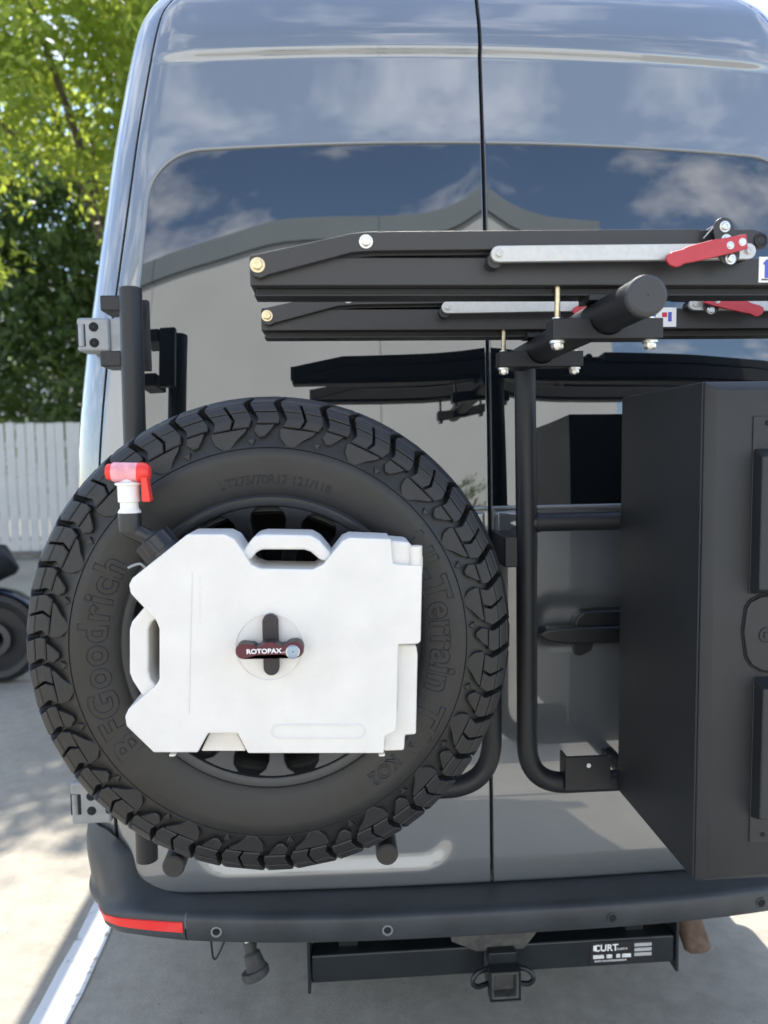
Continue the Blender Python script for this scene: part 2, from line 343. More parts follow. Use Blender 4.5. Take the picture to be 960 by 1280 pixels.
def make_door(side):
    nc = 90; v = []; rows = zs
    for z in rows:
        e = door_edge(z)
        for j in range(nc):
            t = j/(nc-1); x = .005+(e-.005)*t
            v.append((side*x, door_y(side*x, z, side), z))
    nr = len(rows); f = gridfaces(nr, nc, flip=(side < 0))
    # rounded, returned edges
    loop = [(0, j) for j in range(nc)]+[(i, nc-1) for i in range(1, nr)]+[(nr-1, j) for j in range(nc-2, -1, -1)]+[(i, 0) for i in range(nr-2, 0, -1)]
    base = len(v); n = len(loop)
    for (i, j) in loop:
        x, y, z = v[i*nc+j]; ox = side*((.002 if j == nc-1 else 0)-(.0015 if j == 0 else 0)); oz = (.002 if i == nr-1 else 0)-(.002 if i == 0 else 0)
        v.append((x+ox, y+.0025, z+oz))
    for (i, j) in loop:
        x, y, z = v[i*nc+j]; ox = side*((.002 if j == nc-1 else 0)-(.0015 if j == 0 else 0)); oz = (.002 if i == nr-1 else 0)-(.002 if i == 0 else 0)
        v.append((x+ox, y+.03, z+oz))
    for k in range(n):
        k2 = (k+1) % n; a, b = loop[k][0]*nc+loop[k][1], loop[k2][0]*nc+loop[k2][1]
        q = (b, a, base+k, base+k2); f.append(q if side > 0 else q[::-1])
        q = (base+k2, base+k, base+n+k, base+n+k2); f.append(q if side > 0 else q[::-1])
    d = obj('rear_door', v, f, M_PAINT, van, ang=55)
    # glass
    GZ0, GZ1 = 1.462, 2.336
    def gedge(z):
        e = hermite([1.45, 1.8, 2.03, 2.2, 2.4], [.868, .846, .818, .800, .778], z); r1, r0 = .115, .06
        if z > GZ1-r1: q = z-(GZ1-r1); e -= r1-math.sqrt(max(0, r1*r1-q*q))
        if z < GZ0+r0: q = GZ0+r0-z; e -= r0-math.sqrt(max(0, r0*r0-q*q))
        return e
    gz = sorted(set([GZ0+(GZ1-GZ0)*i/60 for i in range(61)]+[GZ1-.115*(1-math.cos(math.pi/2*k/14)) for k in range(15)]+[GZ0+.06*(1-math.cos(math.pi/2*k/8)) for k in range(9)])); gc = 50; v = []; nrm = []
    for z in gz:
        e = gedge(z)
        for j in range(gc):
            x = .007+(e-.007)*j/(gc-1)
            zw = z-.024*(x/.8)**2*((z-GZ0)/(GZ1-GZ0))**3
            v.append((side*x, rear_y(side*x, zw)-.003, zw))
            # slight twist of the bent pane towards its hinge side and towards the seam
            tw = hermite([0, .02, .07, .14, .25, .48, .64, .74, .86], [-.027, -.022, -.010, -.0015, .001, .000, .013, .022, .036], x)
            sy = (rear_y(side*x, z+.01)-rear_y(side*x, z-.01))/.02+tw; sx = (rear_y(side*x+.01, z)-rear_y(side*x-.01, z))/.02
            nrm.append(Vector((sx, -1, sy)).normalized())
    nrg = len(gz); f = gridfaces(nrg, gc, flip=(side < 0)); ng = len(v)
    gl = obj('window_glass', v, f, M_GLASS, d, ang=180)
    gl.data.normals_split_custom_set_from_vertices([tuple(q) for q in nrm])
    # body edge round the pane, its catch-light put into a paler grey
    ol = [v[i*gc+gc-1] for i in range(nrg)]
    top = [v[(nrg-1)*gc+j] for j in range(gc-2, -1, -1)]; bot = [v[j] for j in range(0, gc-1)]
    inner = [v[i*gc] for i in range(nrg-2, 0, -1)]
    path = bot+ol+top
    tube('window_edge', [(p[0], p[1]+.0005, p[2]) for p in path], .0055, M_EDGE_LIT, d, seg=8)
    return d
M_EDGE_LIT = mat('window_edge_lit', (.22, .235, .25), .35, .2, .5, .1)
door_l = make_door(-1); door_r = make_door(1)
# door jamb behind the gaps, closed dark shell of the load space
def shell(name, zz, inset, y1, m, parent, ncap=10, rearoff=.03):
    v = []; nc = 0
    for z in zz:
        W = HW(z)-inset; row = []
        for k in range(41):
            x = -W+2*W*k/40; xr = max(-HW(z)+.004, min(HW(z)-.004, x*HW(z)/W)); row.append((x, rear_y(xr, z)+rearoff, z))
        row.append((W, y1, z)); row.insert(0, (-W, y1, z)); v += row; nc = len(row)
    f = gridfaces(len(zz), nc)
    f.append(tuple(range(nc-1, -1, -1))); f.append(tuple(range((len(zz)-1)*nc, len(zz)*nc)))
    f += [((i+1)*nc, (i+1)*nc+nc-1, i*nc+nc-1, i*nc) for i in range(len(zz)-1)]
    return obj(name, v, f, m, parent, ang=40)
shell('door_frame', [.545+.06*i for i in range(38)], .03, 5.7, M_GAP, van)
# body sides, from the door gap round the corner and forward
for side in (-1, 1):
    zz = [.53+(2.83-.53)*i/90 for i in range(91)]; v = []; nc = 0
    for z in zz:
        W = HW(z); x0 = min(W-.012, max(HW(max(z, .8))-.091+.007, 0.3)) if z < ZT-.12 else door_edge(min(z, ZT-.001))+.007
        row = []
        for k in range(26):
            t = k/25; x = x0+(W-x0)*math.sin(t*math.pi/2); row.append((side*x, rear_y(side*x, z), z))
        yb = row[-1][1]
        first = row[0]; row.insert(0, (first[0]-side*.0015, first[1]+.003, z)); row.insert(0, (first[0]-side*.0015, first[1]+.03, z))
        for q in (.1, .3, .8, 2, 4, 5.5): row.append((side*W, yb+q, z))
        row.append((side*(W-.5), yb+5.75, z)); v += row; nc = len(row)
    obj('side_panel', v, gridfaces(len(zz), nc, flip=(side < 0)), M_PAINT, van, ang=50)
# roof
zz = [2.782+.006*i for i in range(19)]; v = []; nc = 0
for z in zz:
    W = HW(min(z, 2.875)); row = [(-W, 5.5, z)]
    for k in range(61):
        x = -W+2*W*k/60; row.append((x, rear_y(x, z)-.0, z))
    row.append((W, 5.5, z)); v += row; nc = len(row)
f = gridfaces(len(zz), nc); f.append(tuple(range((len(zz)-1)*nc, len(zz)*nc)))
obj('roof', v, f, M_PAINT, van, ang=60)
box('underbody', (0, 3.2, .50), (1.7, 4.8, .10), M_GAP, van, bevel=.01)
# roof rail carrying the narrow shadow on the ground
tube('roof_rail', smoothpath([(-.86, 1.3, 2.74), (-.985, 1.32, 2.80), (-.985, 4.9, 2.80), (-.86, 4.92, 2.74)], .05), .042, M_POWDER, van)
# the van's own wheels
for wx in (-.86, .86):
    for wy in (1.25, 4.95):
        wh = obj('wheel', [(0, 0, 0)], [], M_RUBBER, van); wh.data.clear_geometry()
        prof = [(.20, -.10), (.27, -.115), (.33, -.11), (.355, -.085), (.36, 0), (.355, .085), (.33, .11), (.27, .115), (.20, .10)]
        s = 1 if wx > 0 else -1
        lathe('tyre', prof, (wx, wy, .36), (1, 0, 0), M_RUBBER, wh, closed=True)
        lathe('rim', [(.001, s*.06), (.07, s*.065), (.12, s*.04), (.18, s*.07), (.205, s*.1), (.205, -s*.1), (.001, -s*.09)], (wx, wy, .36), (1, 0, 0), M_RIM, wh)
# --- bumper: centre step
def bump_pts(x):
    """outer edge of the step in plan"""
    return -.135+.09*(abs(x)/.95)**3
sec = []; v = []; xs_ = [-.735+1.47*i/70 for i in range(71)]
for x in xs_:
    yo = bump_pts(x); yi = rear_y(x, .6)+.012
    prof = [(yi, .526), (yi-.004, .526), (yo+.034, .536), (yo+.014, .5365), (yo+.004, .532), (yo, .524), (yo+.001, .500), (yo+.004, .482), (yo+.010, .471), (yo+.022, .465), (yi, .463), (yi+.1, .466)]
    v += [(x, a, b) for a, b in prof]
nc = 12; f = gridfaces(71, nc, flip=True)
f.append(tuple(range(nc))); f.append(tuple(range(70*nc+nc-1, 70*nc-1, -1)))
bumper = obj('bumper', v, f, M_BUMP, van, ang=60)
# corner pieces
for side in (-1, 1):
    st = [  # x, y of the outer face, depth back to the body, z top, z of the lip, taper at the bottom
        (.738, bump_pts(.738), .125, .527, .536, 0), (.78, bump_pts(.78), .120, .529, .536, .002), (.82, bump_pts(.82), .112, .538, .536, .004), (.86, bump_pts(.86), .102, .560, .536, .007),
        (.90, -.058, .088, .600, .536, .010), (.932, -.042, .068, .660, .535, .014), (.972, -.018, .058, .691, .533, .018), (1.006, .012, .056, .692, .531, .022), (1.034, .058, .052, .692, .529, .026), (1.052, .12, .048, .692, .528, .028), (1.060, .22, .044, .692, .528, .028), (1.064, .4, .042, .692, .528, .028), (1.064, .9, .042, .692, .528, .028)]
    def ip(k, u):
        return hermite(list(range(len(st))), [s[k] for s in st], u)
    v = []; nu = 78
    for i in range(nu):
        u = (len(st)-1)*i/(nu-1); x, yo, ins, zt, zl, tp = [ip(k, u) for k in range(6)]
        x2, y2 = ip(0, u+.02), ip(1, u+.02); dx, dy = x2-x, y2-yo; l = math.hypot(dx, dy) or 1; nx, ny = dy/l, -dx/l
        pr = []
        def at(o, z): o += .20*max(0, .67-z)*sstep(.93, 1.0, x); return (x-nx*o, yo-ny*o, z)
        pr.append(at(ins+.006, zt-.014)); pr.append(at(ins, zt-.002)); pr.append(at(ins-.005, zt))
        hgt = max(0, zt-zl)
        for q in (.15, .3, .45, .6, .75, .88):
            o = (ins-.005)*(1-q)+.010*q; pr.append(at(o*(1-.35*min(1, hgt/.12)*math.sin(math.pi*q)), zt+(zl-zt)*q))
        pr.append(at(.008, zl+.0005)); pr.append(at(.003, zl-.004)); pr.append(at(0, zl-.012)); pr.append(at(tp*.12, zl-.031)); pr.append(at(.001+tp*.35, zl-.048)); pr.append(at(.006+tp*.7, zl-.061)); pr.append(at(.016+tp, zl-.070)); pr.append(at(.06+tp, zl-.073))
        v += [(side*a, b, c) for a, b, c in pr]; nc = len(pr)
    f = gridfaces(nu, nc, flip=(side > 0))
    bc = obj('bumper_corner', v, f, M_BUMP, bumper, ang=60)
    # red reflector set into the lip
    if True:
        v = []; nn = 24
        for i in range(nn):
            u = .10+6.0*(i/(nn-1)); x, yo, tp = ip(0, u), ip(1, u), ip(5, u)
            x2, y2 = ip(0, u+.02), ip(1, u+.02); dx, dy = x2-x, y2-yo; l = math.hypot(dx, dy); nx, ny = dy/l, -dx/l
            zl = ip(4, u); z0 = zl-.039+.013*(i/(nn-1))**4; z1 = zl-.0155-.002*i/nn
            kk = sstep(.93, 1.0, x)
            for o, z in ((-.004-tp*.2, z0-.0015), (.0022-tp*.22, z0), (.0022-tp*.03, z1), (-.003, z1+.0015)):
                o -= .20*max(0, .67-z)*kk; v.append((side*(x+nx*o), yo+ny*o, z))
        f = gridfaces(nn, 4, flip=(side > 0)); f.append((0, 1, 2, 3))
        obj('reflector', v, f, M_REFL, bumper, ang=30)
for px, py in ((268, 1152), (484, 1150), (764, 1134), (957, 1112)):
    x = P(px, py, -.125).x; yo = bump_pts(x) if abs(x) < .7 else bump_pts(x); z = .502
    ps = obj('parking_sensor', [(0, 0, 0)], [], M_BUMP, bumper); ps.data.clear_geometry()
    lathe('sensor_ring', [(.0125, 0), (.0125, .003), (.010, .0035), (.0085, .001)], (x, yo+.0005, z), (0, -1, 0), M_HINGE if px < 500 else M_BUMP, ps, seg=24)
    lathe('sensor_face', [(.009, .0008), (.001, .0008)], (x, yo+.0005, z), (0, -1, 0), M_GAP, ps, seg=24)
# --- hinges on the body corner
def hinge(px0, py0, px1, py1, y0, flip=1):
    a, b = P(px0, py0, y0), P(px1, py1, y0); x0, x1, z1, z0 = a.x, b.x, a.z, b.z
    h = prism('hinge', [(x0*flip, z0), (x1*flip, z0), (x1*flip, z1), (x0*flip, z1)], y0, y0+.06, M_HINGE, van, bevel=.006, seg=3)
    zc_ = (z0+z1)/2; wd = x1-x0
    prism('hinge_recess_shade', [((x0+.012)*flip, zc_-.03), ((x0+wd*.30)*flip, zc_-.03), ((x0+wd*.30)*flip, zc_+.026), ((x0+.012)*flip, zc_+.026)] if False else [((x0-.0005)*flip, zc_-.028), ((x0+wd*.27)*flip, zc_-.028), ((x0+wd*.27)*flip, zc_+.024), ((x0-.0005)*flip, zc_+.024)], y0-.0008, y0+.03, M_GAP, h, bevel=.002)  # black block paints the recess's shade, no hollow is cut
    tube('hinge_pin', [((x0+.010)*flip, y0+.006, zc_-.027), ((x0+.010)*flip, y0+.006, zc_+.023)], .0095, M_HINGE, h)
    for dz in (.017, -.019):
        lathe('bolt', [(.0108, -.001), (.0108, .0010), (.0100, .0014), (.001, .0014)], ((x0+wd*.52)*flip, y0-.0002, zc_+dz), (0, -1, 0), M_GAP, h, seg=20)
    return h
for fl in (1, -1):
    hinge(95, 397, 138, 439, .020, fl); hinge(87, 979, 139, 1029, .012, fl)
    a, b = P(146, 398, .03), P(160, 440, .03)
    prism('hinge_leaf', [(fl*(a.x-.03), b.z), (fl*(b.x+.02), b.z), (fl*(b.x+.02), a.z), (fl*(a.x-.03), a.z)], .028, .06, M_HINGE, van, bevel=.003)
# --- door furniture
c = P(735, 793, 0)
hx = c.x
hd = thing('tmp', 'x', 'y', (0, 0, 0)); bpy.data.objects.remove(hd)
zc_ = 1.176
handle = prism('door_handle', xz([(671, 792), (680, 786.5), (705, 783.5), (800, 781), (800, 802), (705, 803.5), (682, 800)], -.02), -.034, .012, M_BLKP, door_r, bevel=.006, seg=3)
prism('handle_grip', xz([(716, 786), (719, 772), (728, 765), (745, 763), (800, 762), (800, 786)], -.01), -.016, .03, M_BLKP, handle, bevel=.006, seg=3)
prism('handle_mount', xz([(712, 800), (716, 816), (724, 819), (738, 812), (742, 800)], 0), -.012, .04, M_BLKP, handle, bevel=.004, seg=2)
for dx, zz_ in ((-.045, 1.39), (.042, 1.39)):
    box('latch_cover', (dx+.0, -.006, 1.425), (.062, .02, .060), M_PAINT, door_l if dx < 0 else door_r, bevel=.008, seg=3)
# --- exhaust and things under the bumper
tube('tailpipe', smoothpath([(.80, .62, .56), (.80, .30, .53), (.785, .17, .478), (.787, .10, .432)], .12, 10), [.034]*13, M_RUST, van) if False else None
a = P(866, 1172, .06)
pp_ = smoothpath([(a.x-.03, .75, .47), (a.x-.03, .24, .46), (a.x-.018, .11, .40), (a.x+.006, .05, a.z-.012), (a.x+.008, .044, a.z-.026)], .08, 8)
tube('tailpipe', pp_, [.035]*(len(pp_)-1)+[.026], M_RUST, van)

# ------------------------------------------------------------------ tow hitch
hy = .02
a, b = P(386, 1197, hy), P(846, 1167, hy); c2, d2 = P(386, 1231, hy), P(846, 1202, hy)
zt, zb_ = (a.z+b.z)/2, (c2.z+d2.z)/2
hitch = thing('tow_hitch', 'black square receiver tow hitch slung under the rear bumper', 'tow hitch', ((a.x+b.x)/2, hy+.03, zb_))
box('crossbar', ((a.x+b.x)/2, hy+.028, (zt+zb_)/2), (b.x-a.x-.01, .056, zt-zb_), M_HITCH, hitch, bevel=.006, seg=3)
for x in (a.x, b.x):
    prism('end_plate', [(x-.004, zb_-.022), (x+.004, zb_-.022), (x+.004, .455), (x-.004, .455)], hy-.006, hy+.10, M_HITCH, hitch, bevel=.002)
for x in (a.x+.10, b.x-.10): box('hanger', (x, hy+.09, .405), (.05, .12, .15), M_HITCH, hitch, bevel=.004)
e = P(629, 1224, hy-.06); cx = e.x
rw, rh = .042, .042
rz = e.z
# receiver: hollow square tube with a collar
def sqtube(name, cx, cz, half, wall, y0, y1, m, parent, bev=.004):
    o = [(cx-half, cz-half), (cx+half, cz-half), (cx+half, cz+half), (cx-half, cz+half)]; i = [(cx+(x-cx)*(half-wall)/half, cz+(z-cz)*(half-wall)/half) for x, z in o]
    v = [(x, y0, z) for x, z in o]+[(x, y0, z) for x, z in i]+[(x, y1, z) for x, z in o]+[(x, y1, z) for x, z in i]; f = []
    for k in range(4):
        k2 = (k+1) % 4
        f += [(k, k2, k2+4, k+4), (k2, k, k+8, k2+8), (k+4, k2+4, k2+12, k+12), (k2+8, k+8, k+12, k2+12)]
    return obj(name, v, f, m, parent, bevel=bev)
rc = sqtube('receiver', cx, rz, .0355, .008, hy-.085, hy+.20, M_MUD, hitch)
sqtube('collar', cx, rz, .0385, .0035, hy-.088, hy-.055, M_HITCH, rc)
box('receiver_plug', (cx, hy-.02, rz), (.056, .08, .056), M_MUD, rc, bevel=.003)
q = [P(565, 1172, hy-.04), P(672, 1166, hy-.04)]
prism('gusset_plate', [(q[0].x, .452), (q[1].x, .452), (q[1].x, .388), (cx+.060, .348), (cx-.060, .348), (q[0].x, .378)], hy-.030, hy-.001, M_MUD, hitch, bevel=.003)
box('receiver_neck', (cx, hy-.01, rz+.050), (.070, .09, .030), M_HITCH, hitch, bevel=.003)
for s in (-1, 1):
    tube('chain_loop', smoothpath([(cx+s*.036, hy-.045, rz+.020), (cx+s*.066, hy-.055, rz+.018), (cx+s*.080, hy-.060, rz-.002), (cx+s*.066, hy-.055, rz-.022), (cx+s*.036, hy-.045, rz-.020)], .022, 6), .0062, M_HITCH, hitch, seg=12)
la, lb = P(738, 1178, hy-.003), P(817, 1200, hy-.003)
lz0, lz1 = min(la.z, lb.z)+.004, max(la.z, lb.z)-.001
lz0, lz1 = zb_+.009, zt-.007
lab = box('label', ((la.x+lb.x)/2, hy-.0012, (lz0+lz1)/2), (lb.x-la.x, .002, lz1-lz0), M_LABEL, hitch, bevel=.0004)
lw = lb.x-la.x; lh = lz1-lz0
flattext('lettering', 'CURT', lh*.42, (la.x+lw*.245, lz1-lh*.40), M_WHITE, lab, hy-.0024, offset=.0006)
box('print', (la.x+lw*.075, hy-.0026, lz1-lh*.25), (lw*.055, .0006, lh*.24), M_WHITE, lab, bevel=0)
flattext('lettering', 'CLASS III', lh*.13, (la.x+lw*.50, lz1-lh*.38), M_WHITE, lab, hy-.0024)
for k in range(3): box('print', (la.x+lw*.83, hy-.0026, lz1-lh*(.20+.22*k)), (lw*.27, .0006, lh*.15), mat('label_grey%d' % k, (.45, .45, .46), .5, noise=.4, nscale=300), lab, bevel=0)
for k, (u, ww) in enumerate(((.13, .17), (.30, .09), (.44, .06), (.57, .14))):
    box('print', (la.x+lw*u, hy-.0026, lz1-lh*.66), (ww*lw, .0006, lh*.17), mat('label_white%d' % k, (.7, .7, .7), .5, noise=.5, nscale=350), lab, bevel=0)
box('print', (la.x+lw*.32, hy-.0026, lz1-lh*.86), (lw*.50, .0006, lh*.08), mat('label_fine', (.4, .4, .4), .5, noise=.9, nscale=500), lab, bevel=0)
# trailer socket dangling on its cable
a = P(322, 1205, .06)
plug = thing('trailer_socket', 'dusty grey trailer socket dangling on its cable below the bumper', 'socket', (a.x, .06, a.z))
ax = Vector((.32, -.25, -.9)).normalized(); o0 = P(312, 1183, .06)
lathe('socket_body', [(.001, -.012), (.012, -.012), (.0135, .01), (.021, .018), (.024, .045), (.026, .05), (.026, .058)], o0, ax, M_PLUG, plug, seg=24)
lc = o0+ax*.064; rt = Matrix((ax.orthogonal().normalized(), ax, ax.cross(ax.orthogonal().normalized()))).transposed()
lathe('socket_lid', [(.001, 0), (.034, 0), (.036, .006), (.034, .018), (.028, .022), (.001, .022)], o0+ax*.056+Vector((-.006, 0, 0)), ax, M_PLUG, plug, seg=24)
tube('cable', smoothpath([(o0.x-.02, .10, .52), (o0.x-.012, .08, .49), tuple(o0-ax*.008)], .02), .010, M_WHITEP, plug, seg=10)
tube('cable', smoothpath([(o0.x+.02, .10, .52), (o0.x+.022, .075, .488), tuple(o0+Vector((.012, 0, -.012)))], .02), .005, M_BLKP, plug, seg=8)
a, b, c3 = P(262, 1172, .06), P(266, 1196, .06), P(282, 1174, .06)
wire = thing('loose_wire', 'thin black wire loop hanging under the bumper beside the socket', 'wire', (b.x, .06, b.z))
tube('wire', smoothpath([(a.x, .06, .52), (a.x+.002, .06, a.z), (b.x, .06, b.z)], .02), .0028, M_BLKP, wire, seg=8)
tube('wire', smoothpath([(c3.x, .06, .52), (c3.x, .06, c3.z), (b.x+.009, .06, b.z-.004)], .02), .0028, M_BLKP, wire, seg=8)
tube('wire_joint', smoothpath([(b.x, .06, b.z), (b.x+.004, .06, b.z-.008), (b.x+.009, .06, b.z-.004)], .004), .0026, M_BLKP, wire, seg=8)

# ------------------------------------------------------------------ spare wheel carrier on the left door
YT = -.14                                      # depth of the tube frames
t0, t1 = P(163, 362, YT), P(184, 1074, YT)
carrier = thing('wheel_carrier', 'black tubular spare wheel carrier bolted over the left rear door', 'carrier', (-.47, YT, t1.z))
pole = tube('upright_tube', [t0, t1], .0235, M_POWDER, carrier, seg=32)
lathe('end_cap', [(.001, .004), (.020, .004), (.0232, .002), (.0232, -.002)], t0, (0, 0, 1), M_POWDER, pole, seg=32)
b1, b2, b3 = P(622, 620, YT), P(618, 900, YT), P(588, 985, YT)
bl = P(250, 992, YT)
tube('bent_tube', smoothpath([(t0.x+.02, YT, 1.37), (b2.x-.006, YT, 1.37), (b2.x-.006, YT, P(560, 985, YT).z), (bl.x-.2, YT, P(560, 985, YT).z)], .11, 14), .0225, M_POWDER, carrier, seg=28)
for py0, py1 in ((376, 395), (443, 462)):
    a, b = P(135, py0, -.07), P(162, py1, -.07)
    box('hinge_bracket', ((a.x+b.x)/2, -.090, (a.z+b.z)/2), (b.x-a.x, .08, a.z-b.z), M_POWDER, carrier, bevel=.004)
# strap added behind the upright so its reflection closes the dark shape
a, b = P(150, 378, -.06), P(165, 462, -.06)
box('reflection_strap', (t0.x-.002, -.062, (a.z+b.z)/2), (.040, .018, a.z-b.z+.008), M_POWDER, carrier, bevel=.003)
box('mount_plate', (-.10, -.075, 1.38), (.05, .15, .06), M_POWDER, carrier, bevel=.004)
# cradle arms under the tyre, end caps facing back
CW = P(340, 804, -.5); WC = Vector((CW.x, -.385, CW.z))
cz_ = []
for px, py in ((217, 1083), (484, 1068)):
    e = P(px, py, -.37); cz_.append(e)
    arm = tube('cradle_arm', [(e.x, -.37, e.z), (e.x, YT+.02, e.z)], .0215, M_POWDER, carrier, seg=32)
    lathe('end_cap', [(.001, .004), (.018, .004), (.0212, .001), (.0212, -.002)], (e.x, -.37, e.z), (0, -1, 0), mat('cap_grey_%d' % px, (.035, .033, .031), .7, bump=.3, bscale=500), arm, seg=32)
zb2 = (cz_[0].z+cz_[1].z)/2
tube('cradle_bar', [(cz_[0].x-.03, YT, cz_[0].z), (cz_[1].x+.0, YT, cz_[1].z)], .022, M_POWDER, carrier, seg=24)
for x in (-.62, -.32): tube('cradle_post', [(x, YT, zb2), (x, YT, 1.37)], .02, M_POWDER, carrier, seg=20)
box('wheel_mount', (WC.x, -.22, WC.z), (.26, .16, .22), M_POWDER, carrier, bevel=.006)
for x, z in ((-.80, .80), (-.80, 1.37), (-.14, .93), (-.14, 1.37)): tube('stand_off', [(x, YT, z), (x, .012, z)], .016, M_POWDER, carrier, seg=16)
tube('stay_tube', [(-.80, YT, .93), (-.14, YT, .93)], .016, M_POWDER, carrier, seg=16); tube('stay_tube', [(-.80, YT, .80), (-.80, YT, 1.37)], .016, M_POWDER, carrier, seg=16)

# ------------------------------------------------------------------ spare wheel
wheel = thing('spare_wheel', 'big black all terrain spare wheel mounted on the left rear door', 'wheel', WC)
side_r = [.229, .236, .247, .26, .28, .30, .315, .323, .334, .348, .361, .373, .381, .386]
side_y = [-.095, -.110, -.119, -.1245, -.129, -.131, -.131, -.1290, -.1222, -.1172, -.1110, -.1000, -.0830, -.060]
def sidewall_y(r): return float(np.interp(r, side_r, side_y))
prof = list(zip(side_r, side_y))
prof = prof[:6]+[(.317, -.1312), (.3182, -.1295), (.3194, -.1312)]+prof[6+1:]
prof += [(.387, -.04), (.387, 0), (.387, .04)]+[(r, -y) for r, y in reversed(list(zip(side_r, side_y)))]
prof += [(.216, .10), (.210, .09), (.210, -.09), (.216, -.10)]
tyre = lathe('tyre', [(r, -y) for r, y in prof], WC, (0, -1, 0), M_SIDE, wheel, seg=160, ang=60, closed=True)
lug_r = [.330, .348, .364, .377, .388, .3965, .4015, .404, .4055, .4062]
lug_y = [-.1300, -.1275, -.1235, -.1185, -.1105, -.0985, -.0800, -.055, -.025, 0]
ss = [0]
for i in range(1, len(lug_r)): ss.append(ss[-1]+math.hypot(lug_r[i]-lug_r[i-1], lug_y[i]-lug_y[i-1]))
ss = [s/ss[-1] for s in ss]
PITCH = 2*math.pi/20
def lugpt(t, s, h):
    R_ = lambda q: float(np.interp(q, ss, lug_r)) if q >= 0 else lug_r[0]+q*(lug_r[1]-lug_r[0])/ss[1]
    Y_ = lambda q: float(np.interp(q, ss, lug_y)) if q >= 0 else lug_y[0]+q*(lug_y[1]-lug_y[0])/ss[1]
    dr, dy = R_(min(1, s+.02))-R_(s-.02), Y_(min(1, s+.02))-Y_(s-.02); l = math.hypot(dr, dy)
    r, y = R_(s)+dy/l*h, Y_(s)-dr/l*h; th = t*PITCH
    return (r*math.sin(th), y, r*math.cos(th))
def lugmesh(pieces):
    """pieces: list of [(s, tL, tR)] rows; a rounded-edge block following the tyre's shoulder"""
    v = []; f = []
    for rows in pieces:
        rr = []
        for i in range(len(rows)-1):
            (s0, a0, b0), (s1, a1, b1) = rows[i], rows[i+1]; n = max(1, int((s1-s0)/.05))
            for k in range(n): q = k/n; rr.append((s0+(s1-s0)*q, a0+(a1-a0)*q, b0+(b1-b0)*q))
        rr.append(rows[-1]); base = len(v); nn = len(rr); e = .010
        for i, (s, a, b) in enumerate(rr):
            es = .010 if i == 0 else (-.010 if i == nn-1 else 0)
            v += [lugpt(a-.004, s, -.020), lugpt(a, s, -.0014), lugpt(a+e, s+es, 0), lugpt(b-e, s+es, 0), lugpt(b, s, -.0014), lugpt(b+.004, s, -.020)]
        for i in range(nn-1):
            for k in range(5): q = base+i*6+k; f.append((q, q+6, q+7, q+1))
        a, z = base, base+(nn-1)*6
        # end walls
        f += [(a, a+1, a+4, a+5), (a+1, a+2, a+3, a+4), (z+5, z+4, z+1, z), (z+4, z+3, z+2, z+1)]
    return v, f
ZG = lambda q: float(np.interp(q, [-.05, .06, .20, .38, .55, .74], [0, .02, .11, .0, .13, 0]))
def strip(s0, s1, a, b, n=4): return [(s0+(s1-s0)*k/n, a+ZG(s0+(s1-s0)*k/n), b+ZG(s0+(s1-s0)*k/n)) for k in range(n+1)]
big = [
    [(-.06, .17, .28), (.015, .055, .40), (.085, .035, .545), (.12, .055, .565)],
    strip(.125, .275, .02, .265), strip(.125, .275, .30, .535),
    strip(.280, .375, .02, .265), strip(.280, .375, .30, .535),
    strip(.385, .545, .02, .535), strip(.555, .74, .02, .26), strip(.555, .74, .30, .535),
]
small = [
    [(.03, .74, .81), (.085, .665, .90), (.15, .70, .965)],
    strip(.158, .27, .625, .93), strip(.278, .375, .625, .93),
    strip(.385, .46, .625, .93), strip(.468, .545, .625, .93), strip(.555, .74, .625, .93),
    [(-.045, .615, .625), (.02, .56, .68)],
]
centre = [[(.80, .05, .42), (.9, .12, .40), (.99, .16, .36)], [(.80, .52, .92), (.9, .58, .9), (.99, .66, .86)]]
def mk(pieces, name):
    v, f = lugmesh(pieces); me = bpy.data.meshes.new(name); me.from_pydata(v, [], f); me.validate(); me.materials.append(M_RUBBER); me.update()
    return me
meshes = {'shoulder': mk(big, 'shoulder_block'), 'small': mk(small, 'small_block'), 'centre': mk(centre, 'centre_block')}
for k in range(20):
    for nm, me in meshes.items():
        for back in (0, 1):
            o = bpy.data.objects.new('tread_block', me); COL.objects.link(o); o.parent = tyre; o.location = WC-wloc(tyre)
            rot = Matrix.Rotation(k*PITCH+R(3), 4, 'Y')
            if back: rot = Matrix.Rotation(k*PITCH+R(11), 4, 'Y') @ Matrix.Rotation(math.pi, 4, 'Z')
            o.rotation_euler = rot.to_euler()
# raised outline lettering along the sidewall
def arctext(body, rb, size, ang_deg, bevel=.0009, outline=True, offset=.0, spacing=1.0, sx=1.0, lift=.0004):
    v, f = textmesh(body, size, bevel=bevel, outline=outline, offset=offset, spacing=spacing, extrude=0 if outline else .0005)
    pts = []
    for a, b, q in v:
        r = rb+b; th = R(ang_deg)+a*sx/(rb+size*.35)
        pts.append((WC.x+r*math.sin(th), WC.y+sidewall_y(r)-lift-q, WC.z+r*math.cos(th)))
    return obj('lettering', pts, f, M_LETTER, tyre, smooth=False)
M_LETTER = mat('rubber_letter', (.028, .028, .030), .32)
arctext('BFGoodrich', .262, .062, -90-3, offset=.0018, spacing=1.13, bevel=.0011)
arctext('All-Terrain T/A', .262, .062, 91, offset=.0018, spacing=1.04, bevel=.0011)
arctext('KO2', .272, .030, 140, offset=.0006)
arctext('LT275/70R17 121/118', .262, .020, 3, bevel=.0005)
